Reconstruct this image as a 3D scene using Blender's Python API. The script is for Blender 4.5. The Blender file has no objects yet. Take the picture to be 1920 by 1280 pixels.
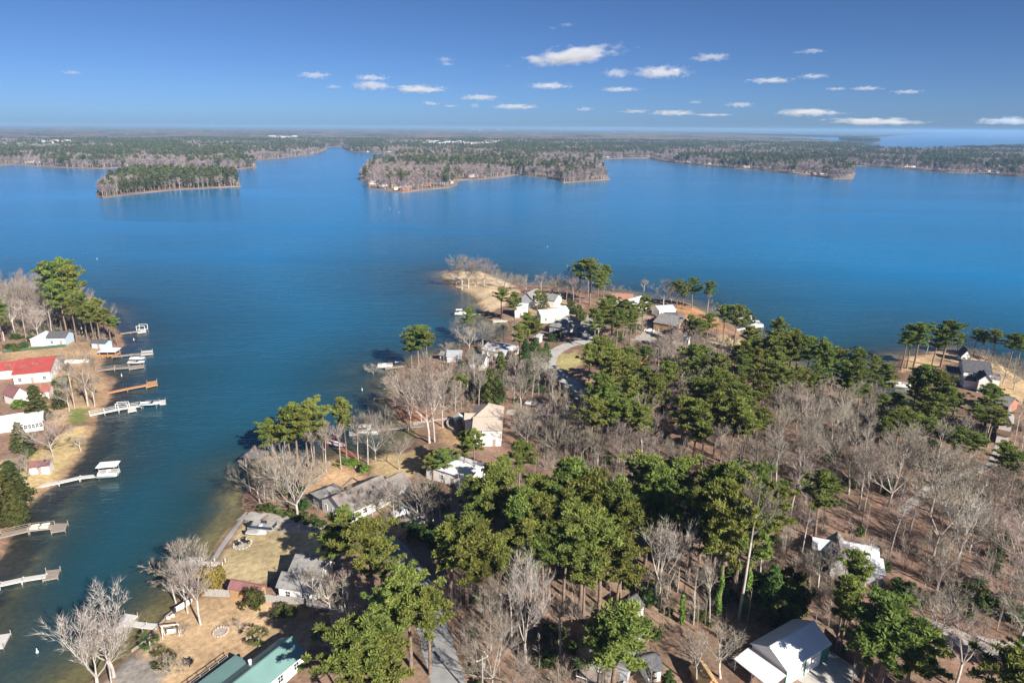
import bpy, bmesh, math, random
import numpy as np
from mathutils import Vector, Matrix
random.seed(7)
RNG = np.random.default_rng(11)
scene = bpy.context.scene
COL = scene.collection
R = math.radians

# ------------------------------------------------------------------ camera
CAM_H, FPX, PITCH, ROLL = 90.0, 1280.0, R(17.4), R(0.42)
cam_data = bpy.data.cameras.new('camera')
cam_data.sensor_width = 36.0
cam_data.lens = 36.0 * FPX / 1920.0
cam_data.clip_start, cam_data.clip_end = 1.0, 200000.0
cam = bpy.data.objects.new('camera', cam_data)
COL.objects.link(cam)
cam.matrix_world = (Matrix.Translation((0, 0, CAM_H)) @ Matrix.Rotation(math.pi/2 - PITCH, 4, 'X')
                    @ Matrix.Rotation(ROLL, 4, 'Z'))
scene.camera = cam

# ------------------------------------------------------------------ sky, sun, exposure
SUN_AZ, SUN_EL = R(142.0), R(30.0)          # azimuth clockwise from +Y
world = bpy.data.worlds.new('World')
scene.world = world
world.use_nodes = True
wn = world.node_tree.nodes
wl = world.node_tree.links
wn.clear()
sky = wn.new('ShaderNodeTexSky')
sky.sky_type = 'NISHITA'
sky.sun_disc = False
sky.sun_elevation = SUN_EL
sky.sun_rotation = SUN_AZ
sky.altitude = 0.0
sky.air_density = 0.45
sky.dust_density = 0.5
sky.ozone_density = 8.0
bg = wn.new('ShaderNodeBackground')
bg.inputs['Strength'].default_value = 0.05
wo = wn.new('ShaderNodeOutputWorld')
wl.new(sky.outputs[0], bg.inputs[0])
wl.new(bg.outputs[0], wo.inputs[0])
sun_data = bpy.data.lights.new('sun', 'SUN')
sun_data.energy = 5.0
sun_data.angle = R(0.53)
sun_data.color = (1.0, 0.93, 0.82)
sun = bpy.data.objects.new('sun', sun_data)
COL.objects.link(sun)
sun_dir = Vector((math.sin(SUN_AZ)*math.cos(SUN_EL), math.cos(SUN_AZ)*math.cos(SUN_EL), math.sin(SUN_EL)))
sun.rotation_euler = sun_dir.to_track_quat('Z', 'Y').to_euler()
vs = scene.view_settings
vs.view_transform = 'Standard'
vs.look = 'None'
vs.exposure = 0.98
vs.gamma = 1.0
vs.use_curve_mapping = False
cy = scene.cycles
cy.max_bounces = 6
cy.diffuse_bounces = 2
cy.glossy_bounces = 2
cy.transmission_bounces = 2
cy.transparent_max_bounces = 8
cy.volume_bounces = 4
cy.caustics_reflective = cy.caustics_refractive = False
cy.sample_clamp_indirect = 4.0

# ------------------------------------------------------------------ geometry of the place: rays and ground
_c, _s = math.cos(ROLL), math.sin(ROLL)
_f = np.array([0, math.cos(PITCH), -math.sin(PITCH)])
_u = np.array([0, math.sin(PITCH), math.cos(PITCH)])
def ray(px, py):
    u, v = (px-960)/FPX, -(py-640)/FPX
    x, y = u*_c - v*_s, u*_s + v*_c
    return _f + np.array([x, 0, 0]) + y*_u
def P(px, py, z=0.0):
    """photo pixel -> place on the level z"""
    d = ray(px, py)
    if d[2] > -0.0016: d[2] = -0.0016
    t = (z-CAM_H)/d[2]
    return np.array([t*d[0], t*d[1], z])
def proj(X, Y, Z):
    p2 = np.asarray(Z, float)-CAM_H
    zc = Y*_f[1] + p2*_f[2]
    zc = np.where(zc < 1, 1, zc)
    x, y = X/zc, (Y*_u[1] + p2*_u[2])/zc
    return 960+FPX*(x*_c + y*_s), 640-FPX*(-x*_s + y*_c)
def pip(px, py, poly):
    """points in polygon, vectorised"""
    inside = np.zeros(np.shape(px), bool)
    n = len(poly)
    for i in range(n):
        x0, y0 = poly[i]; x1, y1 = poly[(i+1) % n]
        if y0 == y1: continue
        c = ((y0 > py) != (y1 > py)) & (px < (x1-x0)*(py-y0)/(y1-y0) + x0)
        inside ^= c
    return inside
def segdist(px, py, poly, closed=True):
    d = np.full(np.shape(px), 1e9)
    n = len(poly)
    for i in range(n if closed else n-1):
        x0, y0 = poly[i]; x1, y1 = poly[(i+1) % n]
        dx, dy = x1-x0, y1-y0
        L2 = dx*dx+dy*dy+1e-9
        t = np.clip(((px-x0)*dx+(py-y0)*dy)/L2, 0, 1)
        d = np.minimum(d, np.hypot(px-x0-t*dx, py-y0-t*dy))
    return d
def vnoise(x, y, s, seed=0):
    """smooth value noise"""
    x, y = np.asarray(x, float)/s, np.asarray(y, float)/s
    xi, yi = np.floor(x).astype(np.int64), np.floor(y).astype(np.int64)
    fx, fy = x-xi, y-yi
    fx, fy = fx*fx*(3-2*fx), fy*fy*(3-2*fy)
    def h(a, b):
        n = (a*374761393 + b*668265263 + seed*1442695041) & 0x7fffffff
        n = ((n ^ (n >> 13))*1274126177) & 0x7fffffff
        return ((n ^ (n >> 16)) & 0xffff)/65535.0
    return (h(xi, yi)*(1-fx)+h(xi+1, yi)*fx)*(1-fy) + (h(xi, yi+1)*(1-fx)+h(xi+1, yi+1)*fx)*fy

# ------------------------------------------------------------------ shorelines (photo pixels on the water level)
MAIN_PX = [(120,1520),(150,1300),(200,1262),(247,1223),(275,1200),(290,1177),(313,1150),(337,1124),(360,1092),(397,1045),(425,1005),
 (450,972),(460,957),(463,935),(468,910),(478,885),(498,868),(545,874),(588,868),(604,862),(640,850),(672,860),(705,854),(745,846),
 (770,832),(782,812),(776,800),(757,795),(742,778),(732,752),(733,736),(742,720),(750,690),(790,672),(822,662),(855,657),
 (866,648),(905,639),(940,636),(955,628),(952,606),(928,602),(905,592),(893,585),(906,580),(897,568),(892,556),(872,546),
 (842,535),(831,524),(829,516),(842,509),(905,510),(932,520),(955,530),(985,536),(1030,535),(1070,544),(1142,546),(1177,550),
 (1225,562),(1262,563),(1287,568),(1312,579),(1340,596),(1368,608),(1385,620),(1398,636),(1440,660),(1490,690),(1545,715),
 (1577,726),(1605,742),(1640,764),(1685,770),(1722,764),(1734,750),(1722,730),(1700,723),(1660,716),(1664,695),(1690,668),
 (1740,660),(1790,654),(1826,663),(1853,671),(1882,687),(1902,704),(1935,722),(2020,750),(2300,800),(2700,1000),(2700,1520)]
LEFT_PX = [(-500,545),(-200,545),(0,548),(100,560),(150,572),(192,592),(226,626),(232,646),(222,656),(198,668),(184,692),(216,711),
 (213,720),(203,735),(206,748),(190,765),(174,784),(178,800),(163,835),(136,881),(92,914),(60,945),(38,969),(25,992),(13,1012),(8,1034),
 (-5,1050),(-40,1085),(-70,1130),(-150,1250),(-300,1400),(-900,1400),(-900,545)]
MAIN = [tuple(P(x, y)[:2]) for x, y in MAIN_PX]
LEFT = [tuple(P(x, y)[:2]) for x, y in LEFT_PX]
GX0, GX1, GY0, GY1, GS = -430.0, 430.0, 56.0, 500.0, 1.6
gx = np.arange(GX0, GX1+GS, GS); gy = np.arange(GY0, GY1+GS, GS)
GXX, GYY = np.meshgrid(gx, gy)
def sdf(X, Y):
    ins = pip(X, Y, MAIN) | pip(X, Y, LEFT)
    d = np.minimum(segdist(X, Y, MAIN), segdist(X, Y, LEFT))
    return np.where(ins, d, -d)
SD = sdf(GXX, GYY)
SDw = SD + 1.6*(vnoise(GXX, GYY, 7, 3)-.5) + .8*(vnoise(GXX, GYY, 3, 4)-.5)
d_in = np.clip(SDw, 0, None); d_out = np.clip(-SDw, 0, None)
HG = np.where(SDw > 0,
     0.85*(1-np.exp(-d_in/1.6)) + 3.6*(1-np.exp(-d_in/48)) + np.minimum(d_in/30, 1)*(1.1*(vnoise(GXX, GYY, 42, 1)-.5)) + np.minimum(d_in/6, 1)*.22*(vnoise(GXX, GYY, 5, 2)-.5),
     -(.05*np.minimum(d_out, 9)+.14*np.clip(d_out-7, 0, None))*(.35+1.3*vnoise(GXX, GYY, 34, 9))-.06*(d_out > .3))
HG = np.maximum(HG, -5.0)
def gz(x, y):
    """ground height"""
    i = np.clip((np.asarray(x)-GX0)/GS, 0, len(gx)-1.001); j = np.clip((np.asarray(y)-GY0)/GS, 0, len(gy)-1.001)
    i0, j0 = np.floor(i).astype(int), np.floor(j).astype(int); a, b = i-i0, j-j0
    return (HG[j0, i0]*(1-a)+HG[j0, i0+1]*a)*(1-b) + (HG[j0+1, i0]*(1-a)+HG[j0+1, i0+1]*a)*b
def G(px, py, h=0.0):
    """photo pixel -> point h above the ground"""
    z = 2.0
    for _ in range(8):
        p = P(px, py, z+h); z = max(float(gz(p[0], p[1])), 0.0)
    return Vector((p[0], p[1], z))

# ------------------------------------------------------------------ materials
MATS = {}
def mat(name, c1, c2=None, rough=.8, scale=1.0, bump=0.0, metallic=0.0, spec=.3, detail=4, coords='Object', rand=0.0, stretch=None, trans=0.0):
    if name in MATS: return MATS[name]
    m = bpy.data.materials.new(name); m.use_nodes = True
    n, l = m.node_tree.nodes, m.node_tree.links
    b = n['Principled BSDF']
    b.inputs['Roughness'].default_value = rough
    b.inputs['Metallic'].default_value = metallic
    b.inputs['Specular IOR Level'].default_value = spec
    c2 = c2 or tuple(v*.72 for v in c1)
    tc = n.new('ShaderNodeTexCoord'); mp = n.new('ShaderNodeMapping')
    if stretch: mp.inputs['Scale'].default_value = stretch
    nz = n.new('ShaderNodeTexNoise'); nz.inputs['Scale'].default_value = scale; nz.inputs['Detail'].default_value = detail
    l.new(tc.outputs[coords], mp.inputs[0]); l.new(mp.outputs[0], nz.inputs['Vector'])
    rp = n.new('ShaderNodeValToRGB')
    rp.color_ramp.elements[0].position, rp.color_ramp.elements[1].position = .32, .68
    rp.color_ramp.elements[0].color = (*c2, 1); rp.color_ramp.elements[1].color = (*c1, 1)
    l.new(nz.outputs['Fac'], rp.inputs[0])
    out = rp.outputs[0]
    if rand:
        oi = n.new('ShaderNodeObjectInfo'); hs = n.new('ShaderNodeHueSaturation')
        m1 = n.new('ShaderNodeMapRange'); m1.inputs['To Min'].default_value = .5-.06*rand; m1.inputs['To Max'].default_value = .5+.05*rand
        m2 = n.new('ShaderNodeMapRange'); m2.inputs['To Min'].default_value = 1-.45*rand; m2.inputs['To Max'].default_value = 1+.35*rand
        mu = n.new('ShaderNodeMath'); mu.operation = 'MULTIPLY'; mu.inputs[1].default_value = 7.31
        fr = n.new('ShaderNodeMath'); fr.operation = 'FRACT'
        l.new(oi.outputs['Random'], m1.inputs[0]); l.new(oi.outputs['Random'], mu.inputs[0]); l.new(mu.outputs[0], fr.inputs[0]); l.new(fr.outputs[0], m2.inputs[0])
        l.new(m1.outputs[0], hs.inputs['Hue']); l.new(m2.outputs[0], hs.inputs['Value']); l.new(out, hs.inputs['Color'])
        out = hs.outputs[0]
    l.new(out, b.inputs['Base Color'])
    if trans:
        tr = n.new('ShaderNodeBsdfTranslucent'); mx = n.new('ShaderNodeMixShader'); mx.inputs[0].default_value = trans
        l.new(out, tr.inputs[0]); l.new(b.outputs[0], mx.inputs[1]); l.new(tr.outputs[0], mx.inputs[2])
        l.new(mx.outputs[0], n['Material Output'].inputs[0])
    if bump:
        bp = n.new('ShaderNodeBump'); bp.inputs['Strength'].default_value = bump; bp.inputs['Distance'].default_value = .1
        l.new(nz.outputs['Fac'], bp.inputs['Height']); l.new(bp.outputs[0], b.inputs['Normal'])
    MATS[name] = m
    return m

# ------------------------------------------------------------------ mesh builder
class MB:
    def __init__(s): s.v, s.f = [], []
    def add(s, vs, fs):
        o = len(s.v); s.v += [tuple(p) for p in vs]; s.f += [tuple(i+o for i in f) for f in fs]; return s
    def box(s, c, size, rz=0.0):
        hx, hy, hz = size[0]/2, size[1]/2, size[2]/2; ca, sa = math.cos(rz), math.sin(rz)
        vs = [(c[0]+x*ca-y*sa, c[1]+x*sa+y*ca, c[2]+z) for z in (-hz, hz) for x, y in ((-hx,-hy),(hx,-hy),(hx,hy),(-hx,hy))]
        return s.add(vs, [(3,2,1,0),(4,5,6,7),(0,1,5,4),(1,2,6,5),(2,3,7,6),(3,0,4,7)])
    def tube(s, p0, p1, r0, r1=None, n=6, cap=True):
        r1 = r0 if r1 is None else r1
        p0, p1 = Vector(p0), Vector(p1); d = (p1-p0)
        if d.length < 1e-6: return s
        d.normalize(); a = d.orthogonal().normalized(); b = d.cross(a)
        vs = [tuple(p+(a*math.cos(2*math.pi*i/n)+b*math.sin(2*math.pi*i/n))*r) for p, r in ((p0, r0), (p1, r1)) for i in range(n)]
        fs = [(i, (i+1) % n, n+(i+1) % n, n+i) for i in range(n)]
        if cap: fs += [tuple(range(n-1, -1, -1)), tuple(range(n, 2*n))]
        return s.add(vs, fs)
    def path(s, pts, rs, n=5):
        """one continuous tapering tube through pts"""
        pts = [Vector(p) for p in pts]; m = len(pts); vs = []; fs = []
        a = None
        for k in range(m):
            d = (pts[min(k+1, m-1)]-pts[max(k-1, 0)]).normalized()
            a = d.orthogonal().normalized() if a is None else (a-d*a.dot(d)).normalized()
            b = d.cross(a)
            vs += [tuple(pts[k]+(a*math.cos(2*math.pi*i/n)+b*math.sin(2*math.pi*i/n))*rs[k]) for i in range(n)]
        for k in range(m-1):
            fs += [(k*n+i, k*n+(i+1) % n, (k+1)*n+(i+1) % n, (k+1)*n+i) for i in range(n)]
        fs.append(tuple(range((m-1)*n, m*n)))
        return s.add(vs, fs)
    def prism(s, top, th):
        """list of planar top polygons sharing an outline -> slab th thick"""
        for poly in top:
            n = len(poly)
            vs = list(poly)+[(p[0], p[1], p[2]-th) for p in poly]
            s.add(vs, [tuple(range(n)), tuple(range(2*n-1, n-1, -1))]+[(i, n+i, n+(i+1) % n, (i+1) % n) for i in range(n)])
        return s
    def blob(s, c, r, seed=0, n=10, m=6, rough=.25):
        rn = random.Random(seed); vs = []; fs = []
        for j in range(m+1):
            th = math.pi*j/m
            for i in range(n):
                ph = 2*math.pi*i/n; k = 1+rough*(rn.random()-.5)*2
                vs.append((c[0]+r[0]*k*math.sin(th)*math.cos(ph), c[1]+r[1]*k*math.sin(th)*math.sin(ph), c[2]+r[2]*k*math.cos(th)))
        for j in range(m):
            for i in range(n): fs.append((j*n+i, (j+1)*n+i, (j+1)*n+(i+1) % n, j*n+(i+1) % n))
        return s.add(vs, fs)
    def mesh(s, name, smooth=False):
        me = bpy.data.meshes.new(name); me.from_pydata(s.v, [], s.f); me.update()
        if smooth: me.polygons.foreach_set('use_smooth', [True]*len(me.polygons))
        return me
    def build(s, name, m, parent=None, smooth=False):
        me = s.mesh(name, smooth)
        me.materials.append(m)
        return put(name, me, parent)
def put(name, me, parent=None):
    o = bpy.data.objects.new(name, me); COL.objects.link(o)
    if parent is not None: o.parent = parent
    return o
def tag(o, label=None, cat=None, group=None, kind=None):
    if label: o['label'] = label
    if cat: o['category'] = cat
    if group: o['group'] = group
    if kind: o['kind'] = kind
    return o
def thing(name, label, cat, loc=(0,0,0), rz=0.0, group=None):
    o = bpy.data.objects.new(name, None); COL.objects.link(o)
    o.empty_display_size = .3; o.location = loc; o.rotation_euler = (0, 0, rz)
    return tag(o, label, cat, group)
def np_mesh(name, V, F, m, smooth=False):
    """V (n,3), F (k,4) or (k,3) int"""
    me = bpy.data.meshes.new(name)
    k = F.shape[1]
    me.vertices.add(len(V)); me.vertices.foreach_set('co', np.asarray(V, np.float32).ravel())
    me.loops.add(F.size); me.loops.foreach_set('vertex_index', F.astype(np.int32).ravel())
    me.polygons.add(len(F)); me.polygons.foreach_set('loop_start', np.arange(0, F.size, k, dtype=np.int32))
    me.polygons.foreach_set('loop_total', np.full(len(F), k, np.int32))
    if smooth: me.polygons.foreach_set('use_smooth', np.ones(len(F), bool))
    me.update(calc_edges=True)
    me.materials.append(m)
    return me
# ------------------------------------------------------------------ near ground (land and lake bed in one sheet)
VX, VY = proj(GXX, GYY, HG)
LITTER, LAWN, OCHRE, SAND = (.25,.160,.118), (.46,.365,.21), (.50,.35,.21), (.58,.44,.29)
COLG = np.zeros(GXX.shape+(3,)); COLG[:] = LITTER
MIXN = vnoise(GXX, GYY, 9, 21)[..., None]
COLG = COLG*(.75+.55*MIXN)
big = vnoise(GXX, GYY, 26, 22)[..., None]
COLG = np.where(big > .58, COLG*.6+np.array((.27,.20,.14))*.4, COLG)
ZONES = [
 ([(410,1070),(455,972),(520,990),(610,1003),(640,1040),(590,1060),(540,1060),(500,1092),(420,1104)], LAWN),
 ([(245,1235),(300,1175),(345,1120),(420,1118),(560,1135),(610,1152),(600,1200),(560,1225),(480,1240),(370,1290),(200,1290)], OCHRE),
 ([(570,885),(625,858),(668,880),(690,905),(672,925),(615,940),(550,915)], (.52,.34,.20)),
 ([(826,515),(900,505),(945,525),(975,545),(960,566),(935,580),(905,588),(895,560),(850,542)], SAND),
 ([(-40,880),(60,850),(110,815),(160,795),(180,800),(160,840),(120,890),(60,945),(-40,1010)], (.46,.35,.18)),
 ([(0,655),(100,638),(200,652),(185,700),(212,740),(175,786),(100,800),(60,760),(110,700),(0,690)], (.40,.27,.16)),
 ([(1690,668),(1780,655),(1850,668),(1935,715),(1935,770),(1870,738),(1860,700),(1800,680),(1740,690),(1690,695)], (.55,.39,.23)),
 ([(1046,668),(1086,655),(1095,680),(1075,697),(1042,694)], (.40,.34,.16)),
 ([(1255,565),(1310,578),(1350,602),(1380,625),(1330,615),(1285,596)], (.42,.23,.12)),
 ([(985,778),(1050,775),(1060,800),(1000,805)], (.45,.33,.19)),
 ([(735,745),(775,752),(830,790),(760,795)], (.36,.165,.10)),
 ([(820,800),(860,800),(870,830),(830,835)], (.42,.28,.16)),
 ([(132,768),(168,764),(160,790),(130,797)], (.18,.20,.07)),
 ([(690,855),(760,846),(800,835),(790,880),(740,905),(700,890)], (.44,.33,.18)),
 ([(500,960),(560,972),(612,990),(620,1010),(560,1000),(505,985)], (.50,.43,.36)),
 ([(700,950),(760,930),(780,990),(720,1000)], (.42,.31,.20)),
 ([(960,580),(1060,560),(1110,590),(1080,612),(1000,600)], (.47,.35,.23)),
 ([(1190,590),(1300,600),(1300,640),(1200,635)], (.38,.30,.23)),
 ([(1330,625),(1400,640),(1390,660),(1320,650)], (.46,.36,.20)),
 ([(228,1240),(255,1216),(300,1246),(290,1295),(205,1295)], (.30,.27,.245)),
 ([(975,785),(1065,782),(1060,772),(985,772)], (.44,.34,.22)),
]
for poly, c in ZONES:
    w = pip(VX+14*(vnoise(GXX, GYY, 6, 31)-.5), VY+10*(vnoise(GXX, GYY, 6, 32)-.5), poly)[..., None]
    COLG = np.where(w, np.array(c)*(.82+.36*MIXN), COLG)
bank = ((SDw > -.6) & (SDw < 1.8))[..., None]
COLG = np.where(bank, COLG*.35+np.array((.30,.19,.125))*.65, COLG)
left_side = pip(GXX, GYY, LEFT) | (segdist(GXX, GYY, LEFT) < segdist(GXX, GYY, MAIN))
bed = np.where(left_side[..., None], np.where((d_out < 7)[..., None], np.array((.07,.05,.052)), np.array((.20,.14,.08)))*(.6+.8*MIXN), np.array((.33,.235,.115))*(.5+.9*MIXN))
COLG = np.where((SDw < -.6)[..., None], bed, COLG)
ny, nx = GXX.shape
idx = np.arange(nx*ny).reshape(ny, nx)
quads = np.stack([idx[:-1,:-1], idx[:-1,1:], idx[1:,1:], idx[1:,:-1]], -1).reshape(-1, 4)
keep = (SD.ravel()[quads].max(1) > -34)
quads_l = quads[keep]
gm = bpy.data.materials.new('ground_soil_and_grass'); gm.use_nodes = True
n, l = gm.node_tree.nodes, gm.node_tree.links
b = n['Principled BSDF']; b.inputs['Roughness'].default_value = .95; b.inputs['Specular IOR Level'].default_value = .1
ca = n.new('ShaderNodeVertexColor'); ca.layer_name = 'soil'
tc = n.new('ShaderNodeTexCoord')
n1 = n.new('ShaderNodeTexNoise'); n1.inputs['Scale'].default_value = .9; n1.inputs['Detail'].default_value = 8; n1.inputs['Roughness'].default_value = .7
n2 = n.new('ShaderNodeTexNoise'); n2.inputs['Scale'].default_value = .12; n2.inputs['Detail'].default_value = 5
l.new(tc.outputs['Object'], n1.inputs['Vector']); l.new(tc.outputs['Object'], n2.inputs['Vector'])
r1 = n.new('ShaderNodeMapRange'); r1.inputs['From Min'].default_value = .3; r1.inputs['From Max'].default_value = .7; r1.inputs['To Min'].default_value = .6; r1.inputs['To Max'].default_value = 1.35
r2 = n.new('ShaderNodeMapRange'); r2.inputs['From Min'].default_value = .35; r2.inputs['From Max'].default_value = .65; r2.inputs['To Min'].default_value = .8; r2.inputs['To Max'].default_value = 1.15
l.new(n1.outputs['Fac'], r1.inputs[0]); l.new(n2.outputs['Fac'], r2.inputs[0])
mm = n.new('ShaderNodeMath'); mm.operation = 'MULTIPLY'; l.new(r1.outputs[0], mm.inputs[0]); l.new(r2.outputs[0], mm.inputs[1])
vm = n.new('ShaderNodeVectorMath'); vm.operation = 'SCALE'; l.new(ca.outputs[0], vm.inputs[0]); l.new(mm.outputs[0], vm.inputs['Scale'])
l.new(vm.outputs[0], b.inputs['Base Color'])
bp = n.new('ShaderNodeBump'); bp.inputs['Strength'].default_value = .5; bp.inputs['Distance'].default_value = .25
l.new(n1.outputs['Fac'], bp.inputs['Height']); l.new(bp.outputs[0], b.inputs['Normal'])
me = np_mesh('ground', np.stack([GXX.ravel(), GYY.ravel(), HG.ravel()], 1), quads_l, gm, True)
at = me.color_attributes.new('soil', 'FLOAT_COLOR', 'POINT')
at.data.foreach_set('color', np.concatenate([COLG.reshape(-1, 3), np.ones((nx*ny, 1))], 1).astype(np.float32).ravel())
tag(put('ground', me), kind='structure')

# ------------------------------------------------------------------ water
wm = bpy.data.materials.new('lake_water'); wm.use_nodes = True
n, l = wm.node_tree.nodes, wm.node_tree.links
n.remove(n['Principled BSDF'])
out = n['Material Output']
da = n.new('ShaderNodeAttribute'); da.attribute_name = 'depth'
ex = n.new('ShaderNodeMath'); ex.operation = 'MULTIPLY'; ex.inputs[1].default_value = -.85; l.new(da.outputs['Fac'], ex.inputs[0])
ee = n.new('ShaderNodeMath'); ee.operation = 'EXPONENT'; l.new(ex.outputs[0], ee.inputs[0])
tr = n.new('ShaderNodeBsdfTransparent'); tr.inputs[0].default_value = (.80,.86,.78,1)
df = n.new('ShaderNodeBsdfDiffuse'); 
oa = n.new('ShaderNodeAttribute'); oa.attribute_name = 'open'
bc = n.new('ShaderNodeMix'); bc.data_type = 'RGBA'; bc.inputs[6].default_value = (.015,.058,.072,1); bc.inputs[7].default_value = (.003,.185,.415,1)
l.new(oa.outputs['Fac'], bc.inputs[0]); l.new(bc.outputs[2], df.inputs[0])
mx = n.new('ShaderNodeMixShader'); l.new(ee.outputs[0], mx.inputs[0]); l.new(df.outputs[0], mx.inputs[1]); l.new(tr.outputs[0], mx.inputs[2])
tc = n.new('ShaderNodeTexCoord')
def wave(scale, sx, sy, det, rz):
    mp = n.new('ShaderNodeMapping'); mp.inputs['Scale'].default_value = (sx, sy, 1); mp.inputs['Rotation'].default_value = (0, 0, rz)
    nz = n.new('ShaderNodeTexNoise'); nz.inputs['Scale'].default_value = scale; nz.inputs['Detail'].default_value = det; nz.inputs['Roughness'].default_value = .55
    l.new(tc.outputs['Object'], mp.inputs[0]); l.new(mp.outputs[0], nz.inputs['Vector']); return nz
w1 = wave(.62, .45, 1.25, 3, R(-14)); w2 = wave(.16, .5, 1.2, 3, R(-8)); w3 = wave(.004, .5, 2.2, 4, R(-4))
ad = n.new('ShaderNodeMath'); ad.operation = 'MULTIPLY_ADD'; ad.inputs[1].default_value = 1.6
l.new(w2.outputs['Fac'], ad.inputs[0]); l.new(w1.outputs['Fac'], ad.inputs[2])
ru = n.new('ShaderNodeMapRange'); ru.inputs['From Min'].default_value = .36; ru.inputs['From Max'].default_value = .50; ru.inputs['To Min'].default_value = .04; ru.inputs['To Max'].default_value = 1.0
l.new(w3.outputs['Fac'], ru.inputs[0])
bp = n.new('ShaderNodeBump'); bp.inputs['Distance'].default_value = .23
l.new(ad.outputs[0], bp.inputs['Height']); l.new(ru.outputs[0], bp.inputs['Strength'])
gl = n.new('ShaderNodeBsdfGlossy'); gl.inputs['Roughness'].default_value = .16; gl.inputs[0].default_value = (.86,.95,1,1)
l.new(bp.outputs[0], gl.inputs['Normal'])
fr = n.new('ShaderNodeFresnel'); fr.inputs['IOR'].default_value = 1.333; l.new(bp.outputs[0], fr.inputs['Normal'])
m2 = n.new('ShaderNodeMixShader')
gb = n.new('ShaderNodeNewGeometry'); fm = n.new('ShaderNodeMix'); fm.inputs[3].default_value = .06     # seen from below the light has entered steeply
l.new(gb.outputs['Backfacing'], fm.inputs[0]); l.new(fr.outputs[0], fm.inputs[2]); l.new(fm.outputs[0], m2.inputs[0]); l.new(mx.outputs[0], m2.inputs[1]); l.new(gl.outputs[0], m2.inputs[2])
l.new(m2.outputs[0], out.inputs[0])
S = 3
wx, wy = gx[::S], gy[::S]
WX, WY = np.meshgrid(wx, wy)
BIG = 60000.0
xs = np.concatenate([[-BIG, -12000, -3000], wx, [3000, 12000, BIG]]); ys = np.concatenate([[-2000], wy, [900, 2000, 6000, 20000, BIG]])
AX, AY = np.meshgrid(xs, ys)
inside = (AX >= GX0) & (AX <= GX1) & (AY >= GY0) & (AY <= GY1)
dep = np.where(inside, np.clip(-gz(np.clip(AX, GX0, GX1), np.clip(AY, GY0, GY1)), 0, 8), 8.0)
my, mx_ = AX.shape
idw = np.arange(mx_*my).reshape(my, mx_)
qw = np.stack([idw[:-1,:-1], idw[:-1,1:], idw[1:,1:], idw[1:,:-1]], -1).reshape(-1, 4)
me = np_mesh('water', np.stack([AX.ravel(), AY.ravel(), np.zeros(AX.size)], 1), qw, wm)
a = me.attributes.new('depth', 'FLOAT', 'POINT'); a.data.foreach_set('value', dep.astype(np.float32).ravel())
dsh = np.minimum(segdist(AX, AY, MAIN), segdist(AX, AY, LEFT))
a = me.attributes.new('open', 'FLOAT', 'POINT'); a.data.foreach_set('value', np.clip((dsh-8)/190, 0, 1).astype(np.float32).ravel())
tag(put('water', me), kind='structure')

# ------------------------------------------------------------------ far land across the lake
def bow(x): return 4.0*((x-960)/960.0)**2
FAR_PX = [(-400,314),(-150,314),(0,314),(33,312),(100,317),(187,319),(250,316),(330,318),(433,320),(480,315),(477,307),(467,302),(530,297),(587,290),
 (610,282),(612,276),(640,276),(660,285),(707,288),(745,288),(775,287),(765,292),(740,298),(715,306),(690,314),(678,330),(672,337),(693,341),(690,353),(720,357),
 (753,362),(790,357),(840,352),(855,347),(858,338),(907,336),(957,330),(973,328),(1040,335),(1057,343),(1100,340),(1143,337),(1138,331),(1090,322),(1092,316),
 (1133,312),(1123,299),(1167,297),(1220,297),(1240,303),(1280,307),(1380,317),(1430,320),(1480,326),(1533,332),(1563,337),(1597,337),(1602,327),
 (1587,313),(1633,314),(1697,319),(1780,326),(1847,329),(1893,334),(1920,336),(2150,348),(2400,360),(2700,360),
 (2400,288),(2100,285),(1920,283),(1780,286),(1707,287),(1647,284),(1567,272),(1513,264.5),(1447,259),(1380,256.5),(1280,253),(1100,246),(900,241),(400,240),(-400,238)]
ISL_PX = [(183,372),(192,374),(250,366),(330,358),(400,354),(450,351),(446,342),(400,336),(330,333),(260,337),(200,350),(185,360)]
BACK_PX = [(1150,247),(1280,252),(1400,254),(1480,256.5),(1560,259),(1640,259.8),(1692,256.5),(1720,254),(1900,254.6),(2100,257),(2400,262),(2400,252.2),(1920,249.9),(1500,244.5),(1150,242)]
ISL2_PX = [(1572,266),(1590,269),(1640,271),(1650,270),(1610,266)]
def far_poly(px, z=0.0): return [tuple(P(x, y-bow(x), z)[:2]) for x, y in px]
FAR, ISL, BACK, ISL2 = map(far_poly, (FAR_PX, ISL_PX, BACK_PX, ISL2_PX))
shore_m = mat('far_shore_soil', (.30,.21,.155), (.17,.125,.095), rough=.95, scale=.02, spec=.1)
def land_sheet(name, poly, z=.9):
    from mathutils.geometry import tessellate_polygon
    top = [Vector((x, y, z)) for x, y in poly]
    # sloping bank out to the water
    tris = tessellate_polygon([top]); m = len(poly)
    cx = np.array(poly); area = 0.5*np.sum(cx[:,0]*np.roll(cx[:,1], -1)-np.roll(cx[:,0], -1)*cx[:,1])
    sg = 1 if area > 0 else -1; vs = [tuple(p) for p in top]; low = []
    for i in range(m):
        a, c = Vector(poly[i-1]), Vector(poly[(i+1) % m]); t = (c-a).normalized(); nrm = Vector((t.y, -t.x))*sg
        low.append((poly[i][0]+nrm.x*3, poly[i][1]+nrm.y*3, -.4))
    fs = [tuple(t) for t in tris]+[(i, (i+1) % m, m+(i+1) % m, m+i) for i in range(m)]
    mb = MB(); mb.add(vs+low, fs)
    return tag(mb.build(name, shore_m), kind='structure')
land_sheet('far_shore_ground', FAR); land_sheet('island_ground', ISL); land_sheet('horizon_shore_ground', BACK); land_sheet('islet_ground', ISL2)
KEEPOUT = []          # (x, y, radius) of houses, roads and lawns
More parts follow.
